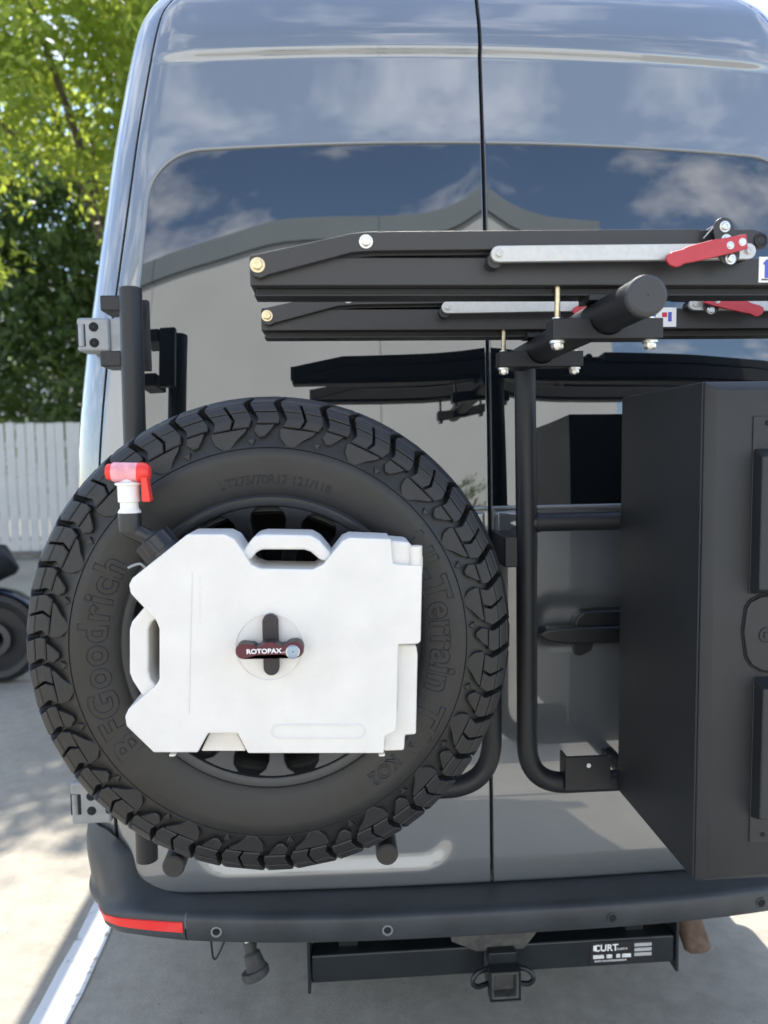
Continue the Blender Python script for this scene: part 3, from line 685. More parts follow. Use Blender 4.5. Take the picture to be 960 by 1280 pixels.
# rim
rim = lathe('rim', [(.229, .090), (.238, .100), (.2440, .110), (.2440, .117), (.239, .1215), (.230, .1205), (.226, .1180), (.2235, .113), (.2225, .100), (.2225, -.095), (.228, -.1), (.228, -.11), (.20, -.10), (.20, -.05)], WC, (0, -1, 0), M_RIM, wheel, seg=96, ang=30)
lathe('rim_hub', [(.001, .040), (.055, .040), (.060, .036), (.085, .030), (.092, .020), (.092, -.03), (.001, -.03)], WC, (0, -1, 0), M_RIM, rim, seg=48)
lathe('rim_back', [(.221, -.05), (.001, -.055)], WC, (0, -1, 0), M_GAP, rim, seg=48)
for k in range(15):
    a = 2*math.pi*k/15+R(11.5); ca, sa = math.cos(a), math.sin(a); v = []
    for r, hw, yf_, yb_ in ((.075, .012, -.044, .01), (.12, .0115, -.062, .0), (.165, .0115, -.092, -.02), (.203, .0135, -.106, -.03), (.214, .020, -.111, -.04), (.2245, .036, -.1145, -.05)):
        for s2 in (-1, 1):
            for y in (yf_, yb_):
                v.append((WC.x+r*sa+s2*hw*ca, WC.y+y, WC.z+r*ca-s2*hw*sa))
    f = []
    for i in range(len(v)//4-1):
        b = i*4; f += [(b, b+2, b+6, b+4), (b+1, b+5, b+7, b+3), (b, b+4, b+5, b+1), (b+2, b+3, b+7, b+6)]
    obj('spoke', v, f, M_RIM, rim, bevel=.003)
for k in range(6):
    a = 2*math.pi*k/6; lathe('lug_nut', [(.011, .02), (.011, .055), (.008, .062), (.001, .062)], WC+Vector((.07*math.sin(a), 0, .07*math.cos(a))), (0, -1, 0), M_DARKM, rim, seg=6)

wheel.scale = (1.045, 1, 1.045)
# ------------------------------------------------------------------ white water container on the wheel
YJ = -.620; YJB = -.530
jc = P(337, 940, YJ)
jug = thing('water_container', 'flat white plastic water container strapped over the spare wheel', 'container', (jc.x, YJB, jc.z))
body = xz([(234, 668), (281, 668), (293, 674), (314, 706), (326, 711), (391, 712), (404, 706), (428, 676), (437, 672), (489, 674), (491, 704), (499, 706), (528, 707), (526, 802), (523, 805), (498, 806), (496, 900), (495, 914), (481, 921), (480, 942), (310, 942), (297, 917), (260, 917), (247, 941), (192, 941), (158, 908), (156, 896), (160, 887), (194, 858), (199, 850), (199, 786), (195, 776), (163, 742), (161, 731), (165, 723)], YJ)
jb = prism('body', body, YJ, YJB, M_JUG, jug, bevel=.0075, seg=4)
# thinner edges behind the front slab
prism('corner_lug', xz([(488, 676), (511, 678), (516, 683), (516, 691), (529, 694), (529, 712), (488, 712)], YJ+.01), YJ+.012, YJB+.0, M_JUG, jug, bevel=.004, seg=3)
prism('edge_flange', xz([(496, 807), (521, 808), (523, 820), (521, 921), (507, 922), (506, 941), (480, 942), (480, 900), (496, 890)], YJ+.014), YJ+.022, YJB, M_JUG, jug, bevel=.004, seg=3)
lathe('corner_boss', [(.001, .0145), (.008, .014), (.010, .011), (.010, -.03)], P(520, 706, YJ+.012), (0, 0, -1), M_JUG, jug, seg=24)
# handles
prism('handle', xz([(304, 700), (302, 690), (317, 671), (329, 668), (388, 669), (399, 675), (415, 694), (408, 702), (401, 701), (388, 690), (380, 687.5), (328, 687.5), (321, 690), (313, 700)], YJ+.012), YJ+.014, YJB+.012, M_JUG, jug, bevel=.006, seg=3)
prism('handle', xz([(188, 760), (181, 758), (164, 778), (161, 788), (161, 842), (165, 852), (178, 872), (197, 861), (188, 850), (185, 840), (185, 788), (188, 779), (197, 772)], YJ+.012), YJ+.014, YJB+.012, M_JUG, jug, bevel=.006, seg=3)
prism('foot_pad', xz([(250, 942), (262, 916), (295, 916), (307, 942)], YJ+.02), YJ+.028, YJB+.01, M_JUG, jug, bevel=.003)
for x in (217, 477): 
    q = P(x, 942, YJ+.03); box('foot', (q.x, YJ+.03, q.z+.001), (.010, .02, .004), M_JUG, jug, bevel=.0015)
# moulded marks on the face
jcen = P(337, 809, YJ)
lathe('round_recess', [(.0545, -.001), (.0540, .0012), (.0525, .0016), (.0510, .0012), (.0505, -.001)], jcen, (0, -1, 0), M_JUG, jb, seg=72)
def ring_path(pts, y): return [(a, y, b) for a, b in pts]
rp = []
a, b = P(348, 914, YJ), P(448, 914, YJ)
for k in range(13): t = math.pi/2+math.pi*k/12; rp.append((a.x+.0105*math.cos(t), YJ+.0002, a.z+.0105*math.sin(t)))
for k in range(13): t = -math.pi/2+math.pi*k/12; rp.append((b.x+.0105*math.cos(t), YJ+.0002, b.z+.0105*math.sin(t)))
rp.append(rp[0]); tube('moulded_bar', rp, .0016, M_JUG, jb, seg=8)
tube('moulded_rib', [P(240, 716, YJ), P(236, 892, YJ)], .0011, M_JUG, jb, seg=8)
for k in range(9): q = P(250, 722+k*7, YJ); box('moulded_mark', (q.x, YJ+.0001, q.z), (.0035, .0010, .004), M_JUG, jb, bevel=.0003)
# lock: vertical bar, maroon wing nut plate, cylinder
lk = obj('lock_handle', *(lambda v: v)(([], [])), M_DARKM, jug)
def pill(c, hw, hh, n=10):
    o = []
    for k in range(n+1): t = math.pi*k/n; o.append((c[0]+hw*math.cos(t), c[1]+hh-hw+hw*math.sin(t)))
    for k in range(n+1): t = math.pi+math.pi*k/n; o.append((c[0]+hw*math.cos(t), c[1]-hh+hw+hw*math.sin(t)))
    return o
lc = P(338.5, 806, YJ-.01)
prism('lock_bar', pill((lc.x, lc.z), .0120, .0475), YJ-.014, YJ+.002, M_DARKM, lk, bevel=.003, seg=3)
def wing(c, s=1.0):
    o = []; hl = .051*s
    top = [(-hl+.0105, .0115), (-.024, .0095), (-.020, .0062), (-.016, .0060), (-.010, .0100), (-.004, .0125), (.004, .0125), (.010, .0100), (.018, .0062), (.024, .0075), (.030, .0115), (hl-.0115, .0125)]
    for k in range(9): t = math.pi/2+math.pi-math.pi*k/8; 
    left = [(-hl+.0115+.0115*math.cos(t), .0115*math.sin(t)) for t in [math.pi*1.5-math.pi*k/8 for k in range(9)]]
    right = [(hl-.0125+.0125*math.cos(t), .0125*math.sin(t)) for t in [math.pi/2-math.pi*k/8 for k in range(9)]]
    pts = left+top+right+[(x, -z) for x, z in reversed(top)]
    return [(c[0]+x, c[1]+z) for x, z in pts]
lcw = P(337.5, 812, YJ-.03)
prism('wing_body', wing((lcw.x, lcw.z), 1.0), YJ-.034, YJ-.012, M_DARKM, lk, bevel=.002)
wp = prism('wing_plate', wing((lcw.x, lcw.z), .99), YJ-.0365, YJ-.0335, M_MAROON, lk, bevel=.0008)
flattext('lettering', 'ROTOPAX', .0098, (lcw.x-.0085, lcw.z-.0035), M_WHITE, wp, YJ-.0372, offset=.00025, sx=1.12)
flattext('lettering', '.com', .0036, (lcw.x+.0215, lcw.z-.0036), M_WHITE, wp, YJ-.0372)
q = P(366, 815, YJ-.04)
lathe('lock_ring', [(.0105, -.002), (.0105, .0035), (.0092, .0045), (.0082, .0035)], (q.x, YJ-.037, q.z), (0, -1, 0), M_STEEL, lk, seg=28)
lathe('lock_cylinder', [(.0083, .0028), (.0055, .003), (.0052, .0020), (.0028, .0020), (.0026, .0034), (.001, .0034)], (q.x, YJ-.037, q.z), (0, -1, 0), mat('lock_blue_steel', (.35, .45, .58), .3, .8), lk, seg=28)
# filler cap and tap
cc = P(205, 692, -.575); ax = Vector((-.62, 0, .78)).normalized()
cap0 = Vector((cc.x, -.575, cc.z))
lathe('filler_neck', [(.022, -.014), (.022, .006)], cap0, ax, M_JUG, jug, seg=32)
v = []; f = []; u = Vector((0, 1, 0)); w2 = ax.cross(u); SEG = 72
cprof = [(.0, -.002, 0), (.030, -.002, 0), (.0315, .0, 0), (.0315, .006, 0), (.0295, .007, 1), (.0295, .030, 1), (.027, .032, 0), (.017, .033, 0), (.017, .036, 0), (0, .036, 0)]
for r, h, rid in cprof:
    for k in range(SEG):
        a = 2*math.pi*k/SEG; rr = r*(1.0+.055*(1 if (k % 6) in (0, 1) else 0)) if rid else r
        v.append(cap0+ax*h+max(rr, 1e-4)*(math.cos(a)*u+math.sin(a)*w2))
for i in range(len(cprof)-1):
    for k in range(SEG): f.append((i*SEG+k, i*SEG+(k+1) % SEG, (i+1)*SEG+(k+1) % SEG, (i+1)*SEG+k))
capo = obj('filler_cap', v, f, M_BLKP, jug, ang=30)
tab = P(165, 712, -.585)
obj('cap_tab', *tubemesh(smoothpath([P(184, 712, -.585), P(176, 704, -.585), P(166, 707, -.585), P(160, 710, -.585)], .004), [.0022, .0022, .0024]+[.0024]*30 if False else .0022, 8), M_HINGE, capo)
el0 = cap0+ax*.030; sp = P(163, 665, -.575)
stem_b = Vector((sp.x, -.575, P(163, 672, -.575).z)); 
tube('elbow', smoothpath([el0, Vector((sp.x, -.575, el0.z+.016)), Vector((sp.x, -.575, P(163, 660, -.575).z))], .02, 10), .0135, M_BLKP, jug, seg=24)
zsp = lambda py: P(163, py, -.575).z
tap = lathe('tap_socket', [(.001, zsp(664)-zsp(664)), (.0175, 0), (.0180, zsp(643)-zsp(664)), (.0175, zsp(641)-zsp(664)), (.001, zsp(641)-zsp(664))], (sp.x, -.575, zsp(664)), (0, 0, 1), M_BLKP, jug, seg=32)
z0 = zsp(642); h = lambda py: zsp(py)-z0
lathe('tap_stem', [(.001, 0), (.0165, 0), (.0178, h(640)), (.0165, h(638)), (.0138, h(635)), (.0138, h(628)), (.0165, h(627)), (.0168, h(607)), (.0200, h(606)), (.0204, h(604)), (.0195, h(603)), (.0125, h(602)), (.0110, h(601)), (.0105, h(597)), (.001, h(597))], (sp.x, -.575, z0), (0, 0, 1), M_WHITEP, tap, seg=36, ang=25)
bx0, bx1 = P(141, 590, -.575), P(176, 590, -.575)
axb = Vector((1, 0, -.035)).normalized()
lathe('tap_barrel', [(.001, 0), (.0145, 0), (.0152, .002), (.0152, .040), (.0145, .042), (.001, .042)], bx0, axb, M_PINK, tap, seg=32)
lathe('tap_end', [(.001, -.009), (.0115, -.009), (.0130, -.006), (.0132, .001)], bx0, axb, M_REDP, tap, seg=28)
kn = bx0+axb*.046
lathe('tap_knob', [(.0155, -.007), (.0158, .000), (.0150, .005), (.0105, .0105), (.001, .0130)], kn, axb, M_REDP, tap, seg=28)
k0 = P(183, 598, -.580); k1 = P(185, 626, -.582)
prism('tap_lever', [(k0.x-.006, k0.z+.003), (k0.x+.003, k0.z+.003), (k1.x+.0060, k1.z+.001), (k1.x+.004, k1.z-.0015), (k1.x-.0065, k1.z-.001), (k1.x-.0072, k1.z+.001)], -.592, -.572, M_REDP, tap, bevel=.002, seg=3)

# ------------------------------------------------------------------ tube frame on the right door
ex = P(808, 370, -.80)
frame = thing('accessory_frame', 'black tubular frame on the right rear door carrying a bar and box', 'rack', (.04, YT, .80))
v0, v1, v2 = P(656, 452, YT), P(658, 905, YT), P(700, 977, YT)
zbot = P(730, 977, YT).z
tube('bent_tube', smoothpath([(v0.x, YT, ex.z), (v1.x, YT, 1.4), (v1.x+.002, YT, zbot), (.78, YT, zbot)], .095, 14), .0232, M_POWDER, frame, seg=32)
zr = P(720, 652, YT).z
rg = tube('cross_tube', [(v1.x+.01, YT, zr), (.78, YT, zr)], .0205, M_POWDER, frame, seg=28)
tube('weld_collar', [(v1.x+.020, YT, zr), (v1.x+.027, YT, zr)], .0228, M_POWDER, rg, seg=28)
tube('side_tube', [(.78, YT, zbot), (.78, YT, zr)], .0205, M_POWDER, frame, seg=24)
bar = tube('carry_bar', [(ex.x, -.80, ex.z), (ex.x, YT+.02, ex.z)], .0265, M_POWDER, frame, seg=40)
lathe('end_cap', [(.001, .006), (.022, .006), (.0262, .003), (.0270, .0), (.0270, -.006), (.0262, -.007)], (ex.x, -.80, ex.z), (0, -1, 0), mat('cap_plastic', (.045, .047, .050), .6, bump=.2, bscale=500), bar, seg=40)
a, b = P(706, 946, YT-.03), P(762, 985, YT-.03)
mp = prism('mount_plate', [(a.x, b.z+.004), (a.x+.004, b.z), (b.x-.004, b.z), (b.x, b.z+.004), (b.x, a.z+.004), (b.x-.004, a.z), (a.x+.006, a.z), (a.x, a.z+.004)], YT-.036, YT-.026, M_POWDER, frame, bevel=.0015)
for x in (a.x+.003, b.x-.003): box('plate_flange', (x, YT-.012, (a.z+b.z)/2), (.006, .04, a.z-b.z), M_POWDER, mp, bevel=.001)
q = P(736, 957, YT-.036); lathe('bolt', [(.001, .0015), (.0045, .0015), (.005, 0)], (q.x, YT-.036, q.z), (0, -1, 0), M_WHITEP, mp, seg=16)
box('mount_plate', (.04, -.07, 1.375), (.075, .15, .07), M_POWDER, frame, bevel=.004)
for x, z in ((.06, 1.40), (.70, 1.40), (.30, zbot), (.70, zbot)): tube('stand_off', [(x, YT, z), (x, .015, z)], .018, M_POWDER, frame, seg=16)
q = P(720, 735, 0)

# ------------------------------------------------------------------ bike trays on the carry bar
YR = -.660
def make_tray():
    """built for the tray nearer the bar's end; x measured from its left end"""
    base = P(313, 371, YR)
    t = thing('bike_tray', 'folded black bike tray with silver bars clamped across the bar end', 'bike rack', (base.x+.778, YR+.03, ex.z+.0265), 'bike trays clamped on the carry bar')
    z0 = ex.z+.0325; sc = 1.0
    def q(px, py, y=YR): p = P(px, py, y); return (p.x, p.z)
    zt_ = q(640, 322)[1]; zm = q(640, 356.5)[1]
    xL = base.x; xR = base.x+1.556; xm = base.x+.778
    # rail: upper box and the open channel below it
    box('saddle', (ex.x, YR+.03, ex.z+.0285), (.05, .05, .009), M_POWDER, t, bevel=.001)
    rail = prism('rail', [(xL, zm), (xR, zm), (xR, zt_), (xL, zt_)], YR, YR+.060, M_TRAY, t, bevel=.0015)
    prism('rail_lip', [(xL+.004, z0), (xR-.004, z0), (xR-.004, z0+.004), (xL+.004, z0+.004)], YR+.016, YR+.058, M_POWDER, rail, bevel=.001)
    prism('rail_web', [(xL+.006, z0+.003), (xR-.006, z0+.003), (xR-.006, zm), (xL+.006, zm)], YR+.020, YR+.052, M_POWDER, rail, bevel=.001)
    #prism('rail_step', [(xL+.003, (z0+zm)/2-.0008), (xR-.003, (z0+zm)/2-.0008), (xR-.003, (z0+zm)/2+.0008), (xL+.003, (z0+zm)/2+.0008)], YR+.006, YR+.05, M_POWDER, rail, bevel=.0003)
    for s in (0, 1):
        mir = (lambda pts: [(2*xm-x, z) for x, z in pts]) if s else (lambda pts: pts)
        mp_ = (lambda c: (2*xm-c[0], c[1])) if s else (lambda c: c)
        ya = YR-.012
        arm_pts = [q(314, 321), q(320, 321), q(440, 294.5), q(460, 292.5), q(870, 289), q(870, 312), q(470, 316), q(440, 318), q(335, 346), q(327, 350), q(319, 348), q(314, 341)]
        a = prism('folding_arm', mir(arm_pts), ya, YR-.0005, M_TRAY, t, bevel=.0012)
        arm2 = prism('arm_edge', mir([q(318, 322), q(440, 297), q(870, 292), q(870, 316), q(470, 320), q(440, 323), q(335, 352), q(320, 352)]), YR+.001, YR+.062, M_POWDER, a, bevel=.002)
        for (px, py, r, m_) in ((323, 334, .0078, M_ZINC), (457, 305, .0072, M_STEEL)):
            c = mp_(q(px, py)); bolt('bolt', (c[0], ya, c[1]), (0, -1, 0), r, .006, m_, a, hexa=(m_ is M_ZINC))
        # swing end of the arm beyond the hinge
        tail = prism('arm_tail', mir([q(862, 290), q(935, 289), q(948, 292), q(955, 303), q(952, 312), q(860, 314)]), YR-.010, YR+.0, M_TRAY, a, bevel=.0012)
        c = mp_(q(946, 303)); lathe('pivot_hole', [(.0105, .0), (.0105, .002), (.008, .003), (.006, .001), (.001, .0005)], (c[0], YR-.010, c[1]), (0, -1, 0), M_POWDER, tail, seg=24)
        # silver bar
        def capsule(p0, p1, r, n=10):
            d = Vector((p1[0]-p0[0], p1[1]-p0[1])); th = math.atan2(d.y, d.x); o = []
            for k in range(n+1): t_ = th+math.pi/2+math.pi*k/n; o.append((p0[0]+r*math.cos(t_), p0[1]+r*math.sin(t_)))
            for k in range(n+1): t_ = th-math.pi/2+math.pi*k/n; o.append((p1[0]+r*math.cos(t_), p1[1]+r*math.sin(t_)))
            return o
        p0, p1 = q(618, 324), q(922, 320.5)
        yb0 = YR-.030
        sb = prism('silver_bar', mir(capsule(p0, p1, .0112)), yb0, yb0+.009, M_ALU, t, bevel=.001)
        for pp in (p0, p1):
            c = mp_(pp); bolt('screw', (c[0], yb0, c[1]), (0, -1, 0), .0050, .0035, M_ALU, sb, hexa=False)
        c = mp_((p0[0]-.004, p0[1]-.007)); tube('spacer', [(c[0], yb0+.008, c[1]), (c[0], YR+.002, c[1])], .0108, M_BLKP, sb, seg=24)
        c = mp_(p1); tube('spacer', [(c[0], yb0+.008, c[1]), (c[0], YR+.002, c[1])], .0105, M_BLKP, sb, seg=24)
        # hinge link with spring and bolts
        link = prism('link', mir(capsule(q(890, 294), q(897, 325), .0155)), yb0-.004, yb0-.0005, M_TRAY, t, bevel=.001)
        for px, py in ((891, 292), (893, 308), (898, 331)):
            c = mp_(q(px, py)); bolt('bolt', (c[0], yb0-.004, c[1]), (0, -1, 0), .0058, .0045, M_STEEL, link, hexa=False)
        c = mp_(q(891, 292)); tube('link_pin', [(c[0], yb0, c[1]), (c[0], YR+.01, c[1])], .010, M_BLKP, link, seg=20)
        sp_ = [mp_(c_) for c_ in (q(866, 306), q(880, 290), q(887, 284), q(894, 282))]
        tube('spring_wire', [(c_[0], yb0-.002, c_[1]) for c_ in sp_], .0009, M_STEEL, link, seg=6)
        # red lever
        lev = [q(912, 303.5), q(914, 321), q(900, 325), q(880, 330), q(850, 337), q(838, 339), q(832, 342.5), q(826, 343.5), q(819, 340), q(815.5, 334), q(817, 328.5), q(823, 325), q(835, 322), q(842, 318.5), q(870, 311)]
        lv = prism('lever', mir(lev), yb0-.016, yb0-.010, M_RED, t, bevel=.0015, seg=2)
        for px, py in ((892.5, 317.5), (907, 313.5)):
            c = mp_(q(px, py)); bolt('screw', (c[0], yb0-.016, c[1]), (0, -1, 0), .0040, .0024, M_STEEL, lv, hexa=False)
            tube('lever_pin', [(c[0], yb0-.011, c[1]), (c[0], yb0+.002, c[1])], .005, M_STEEL, lv, seg=12)
    return t, rail, z0, zt_, zm, xm
tray, rail, z0, zt_, zm, xm = make_tray()
# maker's sticker at the middle of the rail
st0 = P(949, 321, YR-.001); st1 = P(949, 353, YR-.001)
stk = box('sticker', (st0.x+.030, YR-.0006, (st0.z+st1.z)/2), (.06, .0012, st0.z-st1.z), M_WHITE, rail, bevel=0)
prism('print', [(st0.x+.006, st0.z-.010), (st0.x+.011, st0.z-.004), (st0.x+.018, st0.z-.004), (st0.x+.018, st0.z-.031), (st0.x+.009, st0.z-.031), (st0.x+.009, st0.z-.012)], YR-.0020, YR-.0013, M_BLUE, stk, bevel=0)
box('print', (st0.x+.036, YR-.0016, st0.z-.014), (.010, .0007, .009), M_REDPR, stk, bevel=0); box('print', (st0.x+.047, YR-.0016, st0.z-.018), (.007, .0007, .018), M_BLUE, stk, bevel=0)
flattext('lettering', 'www', .006, (st0.x+.010, st1.z+.0025), M_BLKP, stk, YR-.0014)
# clamp: saddle plate under the bar with two bolts up to the rail
def clamp(parent, yc_, pxs):
    a, b = P(pxs[0], 400, yc_), P(pxs[1], 400, yc_); xa, xb = ex.x-.083, ex.x+.083; zt2 = ex.z-.004; zb3 = ex.z-.034
    n = [(ex.x+.0275*math.cos(t), ex.z+.0275*math.sin(t)) for t in [math.pi+.15+(math.pi-.3)*k/14 for k in range(15)]]
    pts = [(xa, zb3), (xb, zb3), (xb, zt2)]+list(reversed(n))+[(xa, zt2)]
    c = prism('clamp_plate', pts, yc_-.020, yc_+.020, M_POWDER, parent, bevel=.002)
    for s in (-1, 1):
        x = ex.x+s*.071
        tube('clamp_bolt', [(x, yc_, zb3-.006), (x, yc_, z0+.02)], .0042, M_ZINC, c, seg=14)
        lathe('washer', [(.001, 0), (.0115, 0), (.0115, .002), (.001, .002)], (x, yc_, zb3-.0022), (0, 0, 1), M_STEEL, c, seg=24)
        bolt('nut', (x, yc_, zb3-.002), (0, 0, -1), .0088, .011, M_STEEL, c)
        lathe('washer', [(.001, 0), (.008, 0), (.008, .003), (.001, .003)], (x, yc_, zt2+.0005), (0, 0, 1), M_STEEL, c, seg=20)
    return c
clamp(tray, YR+.012, (700, 840))
# second tray, behind the first
def copy_tree(o, parent=None):
    c = o.copy(); COL.objects.link(c); c.parent = parent
    for ch in list(o.children): copy_tree(ch, c)
    return c
bpy.context.view_layer.update()
tray2 = copy_tree(tray)
tray2.location = tray.location+Vector((P(327, 394, YR+.355).x-P(313, 334, YR).x, .355, -.006))
# clamps stay centred on the bar: undo the sideways shift for the clamp parts
dx = tray2.location.x-tray.location.x
for ch in tray2.children:
    if ch.name.startswith(('clamp_plate', 'saddle')): ch.location.x -= dx; ch.location.z += .006
tray['label'] = 'folded black bike tray clamped at the free end of the carry bar'
tray2['label'] = 'folded black bike tray clamped between the van window and the other tray'

# ------------------------------------------------------------------ black storage box
YBF, YBB = -.520, -.164
bt, bb = P(878, 477, YBF), P(878, 1099, YBF)
BX0, BX1, BZ0, BZ1 = bt.x, bt.x+.62, bb.z, bt.z
sbx = thing('storage_box', 'tall black aluminium storage box mounted on the right rear door', 'storage box', ((BX0+BX1)/2, (YBF+YBB)/2, BZ0))
prism('box_body', [(BX0, BZ0), (BX1, BZ0), (BX1, BZ1), (BX0, BZ1)], YBF, YBB, M_BOX, sbx, bevel=.004, seg=3)
e = P(889, 700, YBF-.012).x-BX0
lid_v = []
for yy, ins in ((YBF-.0005, .0015), (YBF-.006, .0015), (YBF-.020, e), (YBF-.021, e+.003)):
    lid_v += [(BX0+ins, yy, BZ0+ins), (BX1-ins, yy, BZ0+ins), (BX1-ins, yy, BZ1-ins), (BX0+ins, yy, BZ1-ins)]
lf = []
for i in range(3):
    for k in range(4): lf.append((i*4+k, (i*4+(k+1) % 4), (i+1)*4+(k+1) % 4, (i+1)*4+k))
lf.append((12, 13, 14, 15)); lf.append((3, 2, 1, 0))
lid = obj('lid', lid_v, lf, M_BOX, sbx, bevel=.001, seg=2)
YL = YBF-.021
def lidpx(pts, y): return xz(pts, y)
# raised pads with sloping ends, above and below the latch
def pad(px_l, px_in, py0, py1, py_s0, py_s1, tall, up):
    a = P(px_l, py0, YL); b = P(px_l, py1, YL); c = P(px_in, py_s0, YL-tall); d = P(px_in, py_s1, YL-tall)
    xr = BX0+.42; n = []
    base = [(a.x, YL+.001, b.z), (xr, YL+.001, b.z), (xr, YL+.001, a.z), (a.x, YL+.001, a.z)]
    return base, c, d, xr
for (ptop, pbot, steep_top) in ((520, 742, 1), (846, 1052, 0)):
    x0 = P(941, ptop, YL).x; x1 = P(953, ptop, YL-.03).x; xr = BX0+.36
    zt3, zb4 = P(945, ptop, YL).z, P(945, pbot, YL).z
    T = .034
    flat = prism('pad_base', [(x0, zb4), (xr, zb4), (xr, zt3), (x0, zt3)], YL-.003, YL+.001, M_BOX, lid, bevel=.0015)
    z_a = zt3-(.055 if steep_top else .0); z_b = zb4+(.0 if steep_top else .045)
    # wedge-shaped cover
    v = [(x0+.001, YL-.003, z_b+.001), (xr-.001, YL-.003, z_b+.001), (xr-.001, YL-.003, z_a), (x0+.001, YL-.003, z_a),
         (x1, YL-T, z_b+.012), (xr-.013, YL-T, z_b+.012), (xr-.013, YL-T, z_a-.012), (x1, YL-T, z_a-.012)]
    f = [(0, 1, 5, 4), (1, 2, 6, 5), (2, 3, 7, 6), (3, 0, 4, 7), (4, 5, 6, 7)]
    obj('raised_pad', v, f, M_BOX, lid, bevel=.004, seg=3)
    for dz in ((zt3-.012,) if steep_top else (zb4+.014,)):
        lathe('rivet', [(.001, .002), (.0035, .0018), (.0045, 0)], (x0+.024, YL-.003, dz), (0, -1, 0), M_GAP, lid, seg=16)
la = lidpx([(962, 744), (950, 745), (937, 752), (932, 760), (928, 790), (932, 820), (938, 830), (950, 837), (962, 839)], YL)
xr = la[0][0]+.0; pts = la+[(2*(la[0][0]+.03)-x, z) for x, z in reversed(la)]
lt = prism('latch', pts, YL-.006, YL+.0005, M_BOX, lid, bevel=.002)
prism('latch_gasket', [((x-la[0][0]-.03)*1.04+la[0][0]+.03, (z-la[4][1])*1.05+la[4][1]) for x, z in pts], YL-.0022, YL+.0005, M_GAP, lid, bevel=.0006)
q = P(956, 793, YL)
lathe('latch_lock', [(.0135, .0), (.0135, .002), (.0115, .0025), (.0112, .0008), (.001, .0008)], (q.x, YL-.006, q.z), (0, -1, 0), M_BOX, lt, seg=28)
box('lock_square', (q.x, YL-.0075, q.z), (.011, .002, .011), M_POWDER, lt, bevel=.0006)
prism('hinge_strip', [(BX1-.002, BZ0+.02), (BX1+.006, BZ0+.02), (BX1+.006, BZ1-.02), (BX1-.002, BZ1-.02)], YBF-.012, YBF+.012, M_POWDER, sbx, bevel=.001)

# ------------------------------------------------------------------ fence behind the car park
FY = 10.1
slat_me = None
def fence_panel(x0, n, lab):
    fn = thing('picket_fence', lab, 'fence', (x0, FY, 0), 'white fence panels along the car park edge')
    for k in range(n):
        x = x0+.075+.15*k
        v = [(-.066, -.012, .0), (.066, -.012, .0), (.066, -.012, 2.08), (.0, -.012, 2.085), (-.066, -.012, 2.08)]
        global slat_me
        if slat_me is None:
            vv = v+[(a, .012, c) for a, b, c in v]; ff = [(0, 1, 2, 3, 4), (9, 8, 7, 6, 5)]+[(i, i+5, (i+1) % 5+5, (i+1) % 5) for i in range(5)]
            slat_me = bpy.data.meshes.new('slat'); slat_me.from_pydata(vv, [], ff); slat_me.materials.append(M_FENCE)
        o = bpy.data.objects.new('slat', slat_me); COL.objects.link(o); o.parent = fn
        o.location = (x-x0, 0, .05+random.uniform(-.01, .01)); o.rotation_euler = (0, random.uniform(-.006, .006), 0)
    for z in (.32, 1.8): box('rail', (x0+n*.075, FY+.03, z), (n*.15, .035, .09), M_FENCE, fn, bevel=0)
    prism('foot_beam', [(x0, .06), (x0+n*.15, .06), (x0+n*.15, .14), (x0, .14)], FY-.04, FY-.014, M_POST, fn, bevel=.004)
    box('post', (x0, FY-.02, 1.1), (.09, .09, 2.2), M_POST, fn, bevel=.006)
    return fn
fl = [('white picket fence panel standing left of the trees beyond the van'), ]
FX = [(-12.9, 'white picket fence panel at the far left of the parking lot'), (-9.9, 'white picket fence panel behind the parked motorcycle'), (-6.9, 'white picket fence panel between motorcycle and the leafy tree'), (-3.9, 'white picket fence panel straight beyond the side of the van'), (-.9, 'white picket fence panel hidden behind the front of the van'), (2.1, 'white picket fence panel on the open side of the van'), (5.1, 'white picket fence panel at the far right of the lot')]
for x, lb_ in FX: fence_panel(x-.22, 20, lb_)

